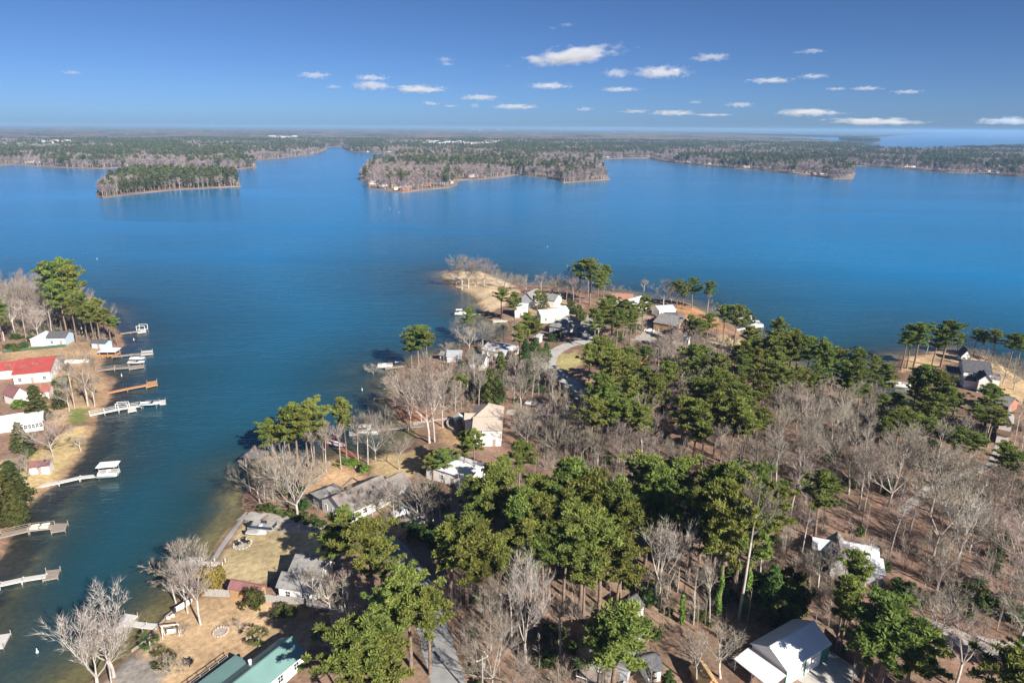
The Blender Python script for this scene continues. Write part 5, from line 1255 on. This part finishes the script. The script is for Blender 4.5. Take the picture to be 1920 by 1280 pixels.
fill([(1180,1010),(1480,960),(1540,1010),(1500,1130),(1380,1150),(1250,1160),(1150,1120)], 6.0, ['slim','slim','pine','slim','bare'], 12, 22, 3, 34)
fill([(860,1130),(1060,1060),(1100,1150),(1090,1300),(900,1300)], 6.0, ['slim','bare','slim'], 10, 17, 4, 26)
fill([(750,770),(850,745),(1030,745),(1060,760),(960,765),(870,775),(800,785)], 4.2, ['slim','bare','slim','slim','pine'], 9, 16, 5, 55)
fill([(870,690),(1010,690),(1020,735),(860,740)], 4.6, ['slim','bare','slim','green'], 8, 14, 6, 30)
fill([(1170,700),(1290,660),(1400,690),(1500,740),(1450,790),(1200,790)], 6.0, ['bare','slim','slim','pine'], 10, 17, 7, 48)
fill([(1060,790),(1180,800),(1180,870),(960,860),(960,820)], 5.2, ['bare','bare','slim'], 9, 15, 8, 34)
fill([(1560,740),(1640,780),(1760,800),(1860,800),(1850,840),(1560,800)], 6.0, ['bare','slim','pine','bare'], 9, 15, 9, 34)
fill([(-20,560),(130,580),(190,610),(190,635),(-20,640)], 6.5, ['bare','slim','bare'], 13, 20, 10, 26)
fill([(1190,560),(1130,560),(1050,556),(1000,540),(1100,552)], 7, ['slim','bare'], 8, 13, 11, 14)
fill([(470,900),(540,890),(560,940),(500,950)], 4.5, ['slim'], 9, 14, 12, 10)
fill([(600,1180),(700,1130),(730,1200),(680,1280),(600,1250)], 6.5, ['slim','bare','pine'], 10, 15, 13, 8)

# ------------------------------------------------------------------ instanced stuff
def instancer(name, pts, scl, rot, idx, protos, hscale=None):
    me = bpy.data.meshes.new(name); n = len(pts)
    me.vertices.add(n); me.vertices.foreach_set('co', np.asarray(pts, np.float32).ravel())
    for nm, ty, arr in (('isc', 'FLOAT_VECTOR', scl), ('irot', 'FLOAT_VECTOR', rot)):
        a = me.attributes.new(nm, ty, 'POINT'); a.data.foreach_set('vector', np.asarray(arr, np.float32).ravel())
    a = me.attributes.new('iid', 'INT', 'POINT'); a.data.foreach_set('value', np.asarray(idx, np.int32))
    c = bpy.data.collections.new(name+'_kinds')
    for i, pm in enumerate(protos):
        o = bpy.data.objects.new(f'{name}_kind_{i:02d}', pm); c.objects.link(o)
    ng = bpy.data.node_groups.new(name+'_scatter', 'GeometryNodeTree')
    ng.interface.new_socket('Geometry', in_out='INPUT', socket_type='NodeSocketGeometry'); ng.interface.new_socket('Geometry', in_out='OUTPUT', socket_type='NodeSocketGeometry')
    N, Lk = ng.nodes, ng.links
    gi, go = N.new('NodeGroupInput'), N.new('NodeGroupOutput')
    ci = N.new('GeometryNodeCollectionInfo'); ci.inputs['Collection'].default_value = c; ci.inputs['Separate Children'].default_value = True; ci.inputs['Reset Children'].default_value = True
    ip = N.new('GeometryNodeInstanceOnPoints'); ip.inputs['Pick Instance'].default_value = True
    def na(nm, ty):
        q = N.new('GeometryNodeInputNamedAttribute'); q.data_type = ty; q.inputs['Name'].default_value = nm; return q.outputs['Attribute']
    Lk.new(gi.outputs[0], ip.inputs['Points']); Lk.new(ci.outputs[0], ip.inputs['Instance'])
    Lk.new(na('isc', 'FLOAT_VECTOR'), ip.inputs['Scale']); Lk.new(na('iid', 'INT'), ip.inputs['Instance Index'])
    e2r = N.new('FunctionNodeEulerToRotation'); Lk.new(na('irot', 'FLOAT_VECTOR'), e2r.inputs[0]); Lk.new(e2r.outputs[0], ip.inputs['Rotation'])
    Lk.new(ip.outputs[0], go.inputs[0])
    o = put(name, me); md = o.modifiers.new('scatter', 'NODES'); md.node_group = ng
    return o
# brushwood and saplings on the wood floors
def brush_mesh(seed, n=46, h=2.2, spread=.55):
    pr = random.Random(seed); mb = MB()
    for _ in range(n):
        a = pr.uniform(0, 6.28); r = pr.uniform(0, .5); p = Vector((math.cos(a)*r, math.sin(a)*r, -.1)); d = Vector((pr.gauss(0, spread), pr.gauss(0, spread), 1)).normalized(); L = h*pr.uniform(.4, 1.1)
        q = p+d*L; sd = d.cross(Vector((pr.random(), pr.random(), .3))).normalized()*.03; mb.add([p-sd, p+sd, q], [(0,1,2)])
        for k in range(3):
            m = p+d*L*pr.uniform(.35, .9); dd = (d+Vector((pr.gauss(0, .6), pr.gauss(0, .6), .1))).normalized(); mb.add([m-sd*.7, m+sd*.7, m+dd*L*.4], [(0,1,2)])
    me = mb.mesh('brush'); me.materials.append(M_TWIG); return me
def sapling_mesh(seed):
    pr = random.Random(seed); mb = MB(); mb.path([(0,0,-.2), (.1,0,3), (pr.uniform(-.4, .4), .1, 7)], [.07,.05,.015], 4)
    for i in range(34):
        z = pr.uniform(2, 6.8); a = pr.uniform(0, 6.28); L = (7.6-z)*.3*pr.uniform(.5, 1.2); p = Vector((0, 0, z)); q = p+Vector((math.cos(a)*L, math.sin(a)*L, L*.8)); sd = Vector((-math.sin(a), math.cos(a), 0))*.028; mb.add([p-sd, p+sd, q], [(0,1,2)])
        m = (p+q)/2; mb.add([m-sd*.8, m+sd*.8, m+Vector((math.cos(a+.7)*L*.5, math.sin(a+.7)*L*.5, L*.45))], [(0,1,2)])
    me = mb.mesh('sapling'); me.materials.append(M_TWIG); return me
def evergreen_brush(seed):
    V, F = shrub_mesh(seed, 16); return np_mesh('evergreen_brush', V*np.array([1.2, 1.2, 1.1]), F, M_SHRUB)
WOOD_PX = [[(1060,790),(1180,690),(1300,650),(1400,680),(1560,740),(1700,790),(1930,800),(1960,1320),(880,1320),(830,1130),(880,1000),(1000,880)],
           [(745,770),(760,720),(870,690),(1010,690),(1090,745),(1030,770),(870,775)], [(-30,560),(130,580),(215,640),(-30,650)], [(600,1180),(700,1120),(760,1290),(600,1290)], [(650,975),(720,1000),(860,1040),(870,900),(820,900),(790,930)],
           [(470,890),(560,885),(600,960),(500,950)], [(1170,690),(1130,640),(1230,600),(1350,640),(1300,660)]]
pts, sc, ro, ii = [], [], [], []
rw = random.Random(5)
for poly in WOOD_PX:
    w = [tuple(G(x, y)[:2]) for x, y in poly]; xs = [p[0] for p in w]; ys = [p[1] for p in w]; n0 = int((max(xs)-min(xs))*(max(ys)-min(ys))/4.6)
    X = np.array([rw.uniform(min(xs), max(xs)) for _ in range(n0)]); Y = np.array([rw.uniform(min(ys), max(ys)) for _ in range(n0)])
    ok = pip(X, Y, w) & (vnoise(X, Y, 16, 77) > .36)
    for x, y in zip(X[ok], Y[ok]):
        if blocked(x, y) or float(gz(x, y)) < .6: continue
        k = rw.random(); t = 0 if k < .5 else 1 if k < .62 else 2 if k < .80 else 3 if k < .93 else 4
        s = rw.uniform(.6, 1.4)*(1 if t < 4 else 1.2); pts.append((x, y, float(gz(x, y)))); sc.append((s, s, s*rw.uniform(.8, 1.2))); ro.append((0, 0, rw.uniform(0, 6.28))); ii.append(t)
brush = instancer('underbrush', pts, sc, ro, ii, [brush_mesh(1), brush_mesh(2, 40, 3.2, .4), sapling_mesh(3), sapling_mesh(4), evergreen_brush(970)])
tag(brush, 'tangle of leafless brush and saplings on the wood floor', 'brush', kind='stuff')

# ------------------------------------------------------------------ far woods across the lake
M_FPINE = mat('far_pine_needles', (.105,.12,.05), (.06,.075,.034), rough=.85, scale=.12, spec=.1, rand=.8)
M_FBARE = mat('far_bare_twigs', (.36,.30,.29), (.24,.195,.19), rough=.95, scale=.12, spec=.05, rand=.7)
def far_pine(seed):
    rn = np.random.default_rng(seed); tr = MB().path([(0,0,-1),(0,0,9),(0,0,17)], [.3,.22,.06], 4); k = 12
    f = np.linspace(0, 1, k); a = np.arange(k)*2.4; r = 2.4*np.sin(np.pi*(.2+.75*f)); cs = np.stack([np.cos(a)*r*.8, np.sin(a)*r*.8, 7.5+11*f], 1)
    V, F = leaf_cloud(rn, cs, np.full(k, 1.7), 12, .95, .8, .7); o = len(tr.v)
    me = bpy.data.meshes.new('far_pine'); me.from_pydata(tr.v+[tuple(v) for v in V], [], tr.f+[tuple(int(i)+o for i in q) for q in F]); me.materials.append(M_PINEBARK); me.materials.append(M_FPINE)
    me.polygons.foreach_set('material_index', [0]*len(tr.f)+[1]*len(F)); return me
def far_bare(seed):
    pr = random.Random(seed); mb = MB().path([(0,0,-1),(0,0,6),(.3,.2,13)], [.3,.22,.07], 4); nt = len(mb.f)
    for i in range(110):
        z = pr.uniform(5, 12); a = pr.uniform(0, 6.28); el = pr.uniform(.5, 1.4); L = pr.uniform(2, 4.6)*(1.2-.04*abs(z-8)); d = Vector((math.cos(a)*math.cos(el), math.sin(a)*math.cos(el), math.sin(el)))
        p = Vector((0, 0, z))+d*L*.35; q = Vector((0, 0, z))+d*L; sd = d.cross(Vector((pr.uniform(-1, 1), pr.uniform(-1, 1), .5))).normalized()*.16; mb.add([p-sd, p+sd, q+sd*.4, q-sd*.4], [(0,1,2,3)])
    me = mb.mesh('far_bare'); me.materials.append(M_BARE); me.materials.append(M_FBARE); me.polygons.foreach_set('material_index', [0]*nt+[1]*110); return me
FP, FB = [far_pine(i) for i in range(4)], [far_bare(i) for i in range(4)]
def scatter_poly(poly, spacing, rmax, seed, edge=4.0):
    rn = np.random.default_rng(seed); a = np.array(poly); x0, y0 = a.min(0); x1, y1 = a.max(0)
    x0, x1, y1 = max(x0, -rmax), min(x1, rmax), min(y1, rmax)
    n = int((x1-x0)*(y1-y0)/spacing**2); X = rn.uniform(x0, x1, n); Y = rn.uniform(y0, y1, n)
    ok = (np.abs(X) < .80*Y+120) & (np.hypot(X, Y) < rmax); X, Y = X[ok], Y[ok]
    ok = pip(X, Y, poly); X, Y = X[ok], Y[ok]
    d = segdist(X, Y, poly); ok = d > edge; return X[ok], Y[ok], d[ok]
def far_wood(name, label, X, Y, seed, pine_bias=0.0, hs=(.75, 1.2), clear=None):
    rn = np.random.default_rng(seed); n = len(X)
    pn = vnoise(X, Y, 190, 5)*.45+vnoise(X, Y, 45, 6)*.55+pine_bias
    pine = pn+rn.normal(size=n)*.17 > .56
    idx = np.where(pine, rn.integers(0, 4, n), 4+rn.integers(0, 4, n))
    s = rn.uniform(hs[0], hs[1], n)*np.where(pine, 1.08, 1.0)
    o = instancer(name, np.stack([X, Y, np.full(n, .85)], 1), np.stack([s*1.15, s*1.15, s], 1), np.stack([np.zeros(n), np.zeros(n), rn.uniform(0, 6.28, n)], 1), idx, FP+FB)
    return tag(o, label, 'forest', kind='stuff')
FAR_NEAR = 4600.0
# clearings for the shore houses, defined with the houses below
FAR_HOUSE_PX = [(45,310),(58,309),(72,309),(84,308),(745,357),(760,358),(722,350),(765,352),(875,334),(888,333),(845,345),(830,347),(800,350),(715,352),(700,347),(1000,316),(1018,314),(1060,316),(1072,318),(752,308),(762,306),(770,303),(1105,314),(1098,312),(1130,297),(1138,296),(1195,295),(1215,294),(1225,295),
 (1290,305),(1312,306),(1330,309),(1440,316),(1450,315),(1462,314),(1470,317),(1400,316),(1525,330),(1540,329),(1572,331),(1490,322),(1590,309),(1620,310),(1672,311),(1700,316),(1712,317),(1740,319),(1758,321),(1780,322),(1810,324),(1830,326),(1850,326),(1870,329),(1645,312),(1600,311),(1360,312),(1510,327),(660,283),(690,286),(730,286)]
FH = [tuple(P(x, y-bow(x))[:2]) for x, y in FAR_HOUSE_PX]
X, Y, D = scatter_poly(FAR, 7.6, FAR_NEAR, 3, 1.0)
hx = np.array(FH); ok = np.ones(len(X), bool)
for (a, b) in FH:
    rr = 9+.006*b; dx, dy = X-a, Y-b; ok &= ~((dx*dx+dy*dy < rr*rr) | ((np.abs(dx) < rr*.9) & (dy < 0) & (dy > -16)))
X, Y, D = X[ok], Y[ok], D[ok]
far_wood('far_forest', 'mixed bare and pine forest covering the far shore', X, Y, 8, -.17)
X2, Y2, _ = scatter_poly(ISL, 6.4, 9000, 4, 1.5)
ISL_Y = Y2
# the island's trees stand one by one along its near edge, the rest is a wood
near = np.argsort(segdist(X2, Y2, [tuple(P(x, y)[:2]) for x, y in ISL_PX[:6]], False))[:110]
mask = np.zeros(len(X2), bool); mask[near] = True
far_wood('island_wood', 'wood of pines and bare trees filling the island', X2[~mask], Y2[~mask], 9, -.10)
rn = np.random.default_rng(77)
for x, y in zip(X2[mask], Y2[mask]):
    pine = vnoise(x, y, 60, 6)+.25*rn.normal() > .50
    me = (FP if pine else FB)[int(rn.integers(0, 4))]
    o = put('pine_tree' if pine else 'bare_tree', me); s = rn.uniform(.75, 1.1); o.location = (x, y, .8); o.scale = (s*1.1, s*1.1, s); o.rotation_euler = (0, 0, rn.uniform(0, 6.28))
    tag(o, 'green pine along the sandy edge of the wooded island' if pine else 'leafless tree along the sandy edge of the wooded island', 'tree', 'pines on the island edge' if pine else 'bare trees on the island edge')
X3, Y3, _ = scatter_poly(ISL2, 14, 30000, 5, 2)
if len(X3): far_wood('islet_wood', 'dark trees on the low distant islets', X3, Y3, 10, .3, (1.2, 1.6))
# beyond: the canopy as one bumpy sheet, too far to tell trees apart
def canopy(name, label, poly, r0, r1, nr, na, seed, amp=7.0):
    rn = np.random.default_rng(seed); rr = np.exp(np.linspace(math.log(r0), math.log(r1), nr)); aa = np.linspace(R(-40), R(40), na)
    RR, AA = np.meshgrid(rr, aa, indexing='ij'); RR = RR*(1+rn.uniform(-.25, .25, RR.shape)*math.log(r1/r0)/nr)
    X, Y = RR*np.sin(AA), RR*np.cos(AA); Z = 9+amp*rn.random(X.shape)+6*vnoise(X, Y, 120, 4)+10*(vnoise(X, Y, 2500, 8)-.3)*np.minimum(RR/9000, 2.2)
    i = np.arange(nr*na).reshape(nr, na); q = np.stack([i[:-1,:-1], i[:-1,1:], i[1:,1:], i[1:,:-1]], -1).reshape(-1, 4)
    cx, cyy = X.ravel()[q].mean(1), Y.ravel()[q].mean(1); q = q[pip(cx, cyy, poly)]
    m = bpy.data.materials.new(name+'_canopy'); m.use_nodes = True; n, l = m.node_tree.nodes, m.node_tree.links; b = n['Principled BSDF']; b.inputs['Roughness'].default_value = .95; b.inputs['Specular IOR Level'].default_value = .05
    tc = n.new('ShaderNodeTexCoord'); n1 = n.new('ShaderNodeTexNoise'); n1.inputs['Scale'].default_value = .0022; n1.inputs['Detail'].default_value = 9; n1.inputs['Roughness'].default_value = .68
    l.new(tc.outputs['Object'], n1.inputs['Vector']); rp = n.new('ShaderNodeValToRGB'); e = rp.color_ramp.elements
    e[0].position, e[0].color = .40, (.042,.058,.026,1); e[1].position, e[1].color = .64, (.27,.20,.13,1)
    e2 = e.new(.47); e2.color = (.085,.085,.05,1); e3 = e.new(.50); e3.color = (.175,.138,.118,1); e4 = e.new(.60); e4.color = (.20,.155,.13,1)
    l.new(n1.outputs['Fac'], rp.inputs[0]); l.new(rp.outputs[0], b.inputs['Base Color'])
    o = put(name, np_mesh(name, np.stack([X.ravel(), Y.ravel(), Z.ravel()], 1), q, m)); return tag(o, label, 'forest', kind='stuff')
canopy('distant_forest', 'hazy forest canopy stretching to the horizon', FAR, FAR_NEAR-80, 38000, 260, 520, 1)
canopy('horizon_forest', 'thin dark forest strip beyond the far lake', BACK, 6000, 46000, 150, 420, 2)

# ------------------------------------------------------------------ far houses
pal = [(W_WHITE, R_GREY), (W_WHITE, R_DARK), (W_PINKWHITE, R_TAN), (W_GREY, R_GREY), (W_WHITE, R_SILVER), (W_BRICK, R_GREY)]
FHM = []
for i, (w_, r_) in enumerate(pal):
    L, W, ze, ri = 14+2*(i % 3), 9, 4.5+1.5*(i % 2), 2.6
    mb = wall_mesh(L, W, ze, ri, 'gable'); nw = len(mb.f); mb.prism([[(p[0], p[1], p[2]+.2) for p in f] for f in roof_top(L, W, ze, ri, 'gable', .5)], .2); nr = len(mb.f)
    for k in range(4): mb.box((-L/2+L*(k+.5)/4, -W/2, ze*.55), (1.5, .12, 1.6))
    me = mb.mesh('far_house'); [me.materials.append(q) for q in (w_, r_, M_GLASS)]; me.polygons.foreach_set('material_index', [0]*nw+[1]*(nr-nw)+[2]*(len(mb.f)-nr)); FHM.append(me)
rh = random.Random(3)
WALLN = ['white', 'white', 'cream', 'grey', 'white', 'brick']; ROOFN = ['grey', 'charcoal', 'tan', 'grey', 'silver', 'grey']
for (px, py), (x, y) in zip(FAR_HOUSE_PX, FH):
    i = rh.choice([0, 1, 2, 3, 3, 2, 5, 4]); o = put('lakeside_house', FHM[i]); s = rh.uniform(.5, .8); o.location = (x, y, .9); o.rotation_euler = (0, 0, R(rh.choice([0, 10, -15, 60, 100])+rh.uniform(-10, 10))); o.scale = (s, s, s)
    where = 'on the left mainland beach' if px < 200 else 'on the far wooded headland' if px < 860 else 'behind the far headland shore' if px < 1250 else 'on the long far shore' if px < 1600 else 'on the shore beyond the far spit'
    tag(o, f'{WALLN[i]} house with a {ROOFN[i]} roof {where}', 'house', f'{WALLN[i]} and {ROOFN[i]} houses {where}')
# pale estates inland: rows of roofs above the canopy clearings
for x0, x1, y0, y1, n0, lab in [(505,562,257.5,261.5,18,'pale house in the bright estate left of the inlet head'), (792,940,266,272,42,'white house in the long estate behind the headland'), (75,130,269,273,7,'pale house in the forest clearing of the left mainland'), (880,960,243.5,245.5,8,'pale building near the horizon'), (1400,1700,246.5,249.5,8,'pale building on the horizon shore')]:
    for k in range(n0):
        px = rh.uniform(x0, x1); py = rh.uniform(y0, y1); p = P(px, py-bow(px), 14.0); i = rh.choice([0, 2, 4]); o = put('distant_house', FHM[i]); s = 1.5 if py > 250 else 3.0
        o.location = (p[0], p[1], 12.0 if py > 250 else 16); o.scale = (s, s, s*1.1); o.rotation_euler = (0, 0, rh.uniform(-.4, .4)); tag(o, lab, 'house', lab.replace('pale house', 'houses').replace('white house', 'houses').replace('pale building', 'buildings'))
# city skyline on the horizon
for k in range(16):
    px = 1600+k*4.0+rh.uniform(-1.5, 1.5); d_ = ray(px, 0); yy = 34000.0; x = yy*(px-960)/FPX*1.03; h = rh.uniform(40, 78); mb = MB().box((0, 0, h/2), (55, 55, h)).box((0, 0, h+6), (34, 34, 12))
    o = mb.build('office_tower', mat('hazy_concrete', (.50,.50,.52), (.42,.42,.44), rough=.8)); o.location = (x, yy, 10); tag(o, 'tiny office tower in the hazy skyline on the horizon', 'tower', 'towers of the horizon skyline')
# ------------------------------------------------------------------ clouds
CLOUDS = [(1075,105,150,34),(1240,136,84,26),(1155,138,40,22),(1332,108,56,18),(1030,161,66,14),(1163,168,56,11),(900,183,58,13),(785,167,84,17),(698,161,60,20),(697,146,48,13),(590,142,46,15),
 (835,112,24,12),(838,120,22,9),(965,200,66,12),(1097,205,28,10),(1185,209,46,9),(1262,212,64,13),(1386,197,40,12),(1445,152,62,13),(1524,97,36,12),(1525,144,42,11),(1515,212,94,17),(1624,167,44,9),(1568,168,30,8),(1702,174,40,10),
 (1640,229,130,16),(1890,229,80,18),(808,194,28,9),(890,198,16,12),(1063,47,22,10),(1036,53,13,8),(135,138,26,10),(625,163,24,9),(1304,192,20,8),(845,199,24,6),(1335,216,60,6),(1496,99,16,6)]
cm = bpy.data.materials.new('cloud_vapour'); cm.use_nodes = True
n, l = cm.node_tree.nodes, cm.node_tree.links; n.remove(n['Principled BSDF'])
pv = n.new('ShaderNodeVolumePrincipled'); pv.inputs['Color'].default_value = (1, 1, 1, 1); pv.inputs['Anisotropy'].default_value = .1
tc = n.new('ShaderNodeTexCoord'); oi = n.new('ShaderNodeObjectInfo')
va = n.new('ShaderNodeVectorMath'); va.operation = 'MULTIPLY_ADD'; va.inputs[1].default_value = (4.2, 2.6, 1.5)
cx = n.new('ShaderNodeCombineXYZ'); mu = n.new('ShaderNodeMath'); mu.operation = 'MULTIPLY'; mu.inputs[1].default_value = 71.0
l.new(oi.outputs['Random'], mu.inputs[0]); l.new(mu.outputs[0], cx.inputs[0]); l.new(mu.outputs[0], cx.inputs[1])
l.new(tc.outputs['Object'], va.inputs[0]); l.new(cx.outputs[0], va.inputs[2])
nz = n.new('ShaderNodeTexNoise'); nz.inputs['Scale'].default_value = 1.0; nz.inputs['Detail'].default_value = 5; nz.inputs['Roughness'].default_value = .62
l.new(va.outputs[0], nz.inputs['Vector'])
ln = n.new('ShaderNodeVectorMath'); ln.operation = 'LENGTH'; l.new(tc.outputs['Object'], ln.inputs[0])
# density: noise minus distance from the cloud's middle
m1 = n.new('ShaderNodeMath'); m1.operation = 'MULTIPLY_ADD'; m1.inputs[1].default_value = -.85; m1.inputs[2].default_value = .0; l.new(ln.outputs['Value'], m1.inputs[0])
m2 = n.new('ShaderNodeMath'); m2.operation = 'MULTIPLY_ADD'; m2.inputs[1].default_value = 1.9; l.new(nz.outputs['Fac'], m2.inputs[0]); l.new(m1.outputs[0], m2.inputs[2])
m3 = n.new('ShaderNodeMapRange'); m3.inputs['From Min'].default_value = .42; m3.inputs['From Max'].default_value = .75; m3.inputs['To Min'].default_value = 0; m3.inputs['To Max'].default_value = .0026; l.new(m2.outputs[0], m3.inputs[0])
l.new(m3.outputs[0], pv.inputs['Density']); l.new(pv.outputs[0], n['Material Output'].inputs['Volume'])
for i, (px, py, w, h) in enumerate(CLOUDS):
    y2 = py-bow(px)*.6; d = Vector(ray(px, y2)); el = d.z/math.hypot(d.x, d.y)
    dist = min(1500.0/max(el, .002), 22000.0); k = dist/math.hypot(d.x, d.y); c = Vector((0, 0, CAM_H))+d*k
    mpp = d.length*k/math.sqrt(1+((px-960)/FPX)**2+((y2-640)/FPX)**2)/FPX*1.0
    sx, sz = w*mpp*.92, max(h*mpp*.6, 28)
    c.z = max(c.z, 130+sz)
    bm = bmesh.new(); bmesh.ops.create_icosphere(bm, subdivisions=3, radius=1.0); me = bpy.data.meshes.new('cloud'); bm.to_mesh(me); bm.free(); me.materials.append(cm)
    o = put('cloud', me); o.location = c; o.scale = (sx, sx*.6, sz); o.rotation_euler = (0, -.12 if w > 100 and i == 0 else 0, -math.atan2(d.x, d.y))
    lab = 'long ragged white cloud high above the lake' if i == 0 else 'small puffy white cloud drifting above the lake' if py < 180 else 'small flat white cloud low above the horizon'
    tag(o, lab, 'cloud', None if i == 0 else ('puffy clouds above the lake' if py < 180 else 'flat clouds above the horizon'))
# ------------------------------------------------------------------ haze
hm = bpy.data.materials.new('haze_air'); hm.use_nodes = True
n, l = hm.node_tree.nodes, hm.node_tree.links; n.remove(n['Principled BSDF'])
pv = n.new('ShaderNodeVolumePrincipled'); pv.inputs['Color'].default_value = (.31,.52,.80,1); pv.inputs['Density'].default_value = 8e-5; pv.inputs['Anisotropy'].default_value = .0
l.new(pv.outputs[0], n['Material Output'].inputs['Volume'])
hz = MB().box((0, 29000, 53.0), (144000, 66000, 118)).build('haze', hm); tag(hz, 'thin pale blue haze over the lake and far shore', 'haze', kind='stuff')
# ------------------------------------------------------------------ labels that tell look-alike trees apart
ROAD_PTS = [Vector((o.matrix_basis @ v.co)[:2]) for o in COL.objects if o.name.split('.')[0] in ('road', 'driveway', 'lane', 'gravel_drive') for v in list(o.data.vertices)[2::15]]
by_label = {}
for o in COL.objects:
    if o.parent is None and o.get('category') == 'tree' and '_w' in o: by_label.setdefault(o['label'], []).append(o)
_xs = np.array([[o.location.x, o.location.y] for g in by_label.values() for o in g])
for lab, g in by_label.items():
    left = list(g)
    if len(g) < 2: continue
    def take(key, word):
        if len(left) < 2 and len(g) > 2 and not left: return
        o = max(left, key=key); left.remove(o); a, b = lab.split(' ', 1)
        nl = f'{lab}, {word[:-1]}'
        if len(nl.split()) > 16: nl = nl.replace('tall green ', 'green ').replace('spreading ', '').replace(' the ', ' ', 1)
        o['label'] = nl
    lw = lab.startswith('tall ')
    hgt = lambda o: o.scale.z
    base = lab
    if len(g) == 2:
        g.sort(key=hgt); g[0]['label'] = lab.replace('tall ', '')+', the shorter'; g[1]['label'] = lab.replace('tall ', '')+', the taller'; continue
    shore = lambda o: -float(sdf(np.array(o.location.x), np.array(o.location.y)))
    road = lambda o: -min((Vector(o.location[:2])-p).length for p in ROAD_PTS)
    take(hgt, 'the tallest*')
    if left: take(lambda o: -hgt(o), 'the shortest*')
    if left: take(shore, 'nearest the water*')
    if left: take(road, 'nearest a road*')
    if left: take(lambda o: o['_w'], 'broadest crown*')
    if left: take(lambda o: -o['_w'], 'narrowest crown*')
for g in by_label.values():
    for o in g: del o['_w']
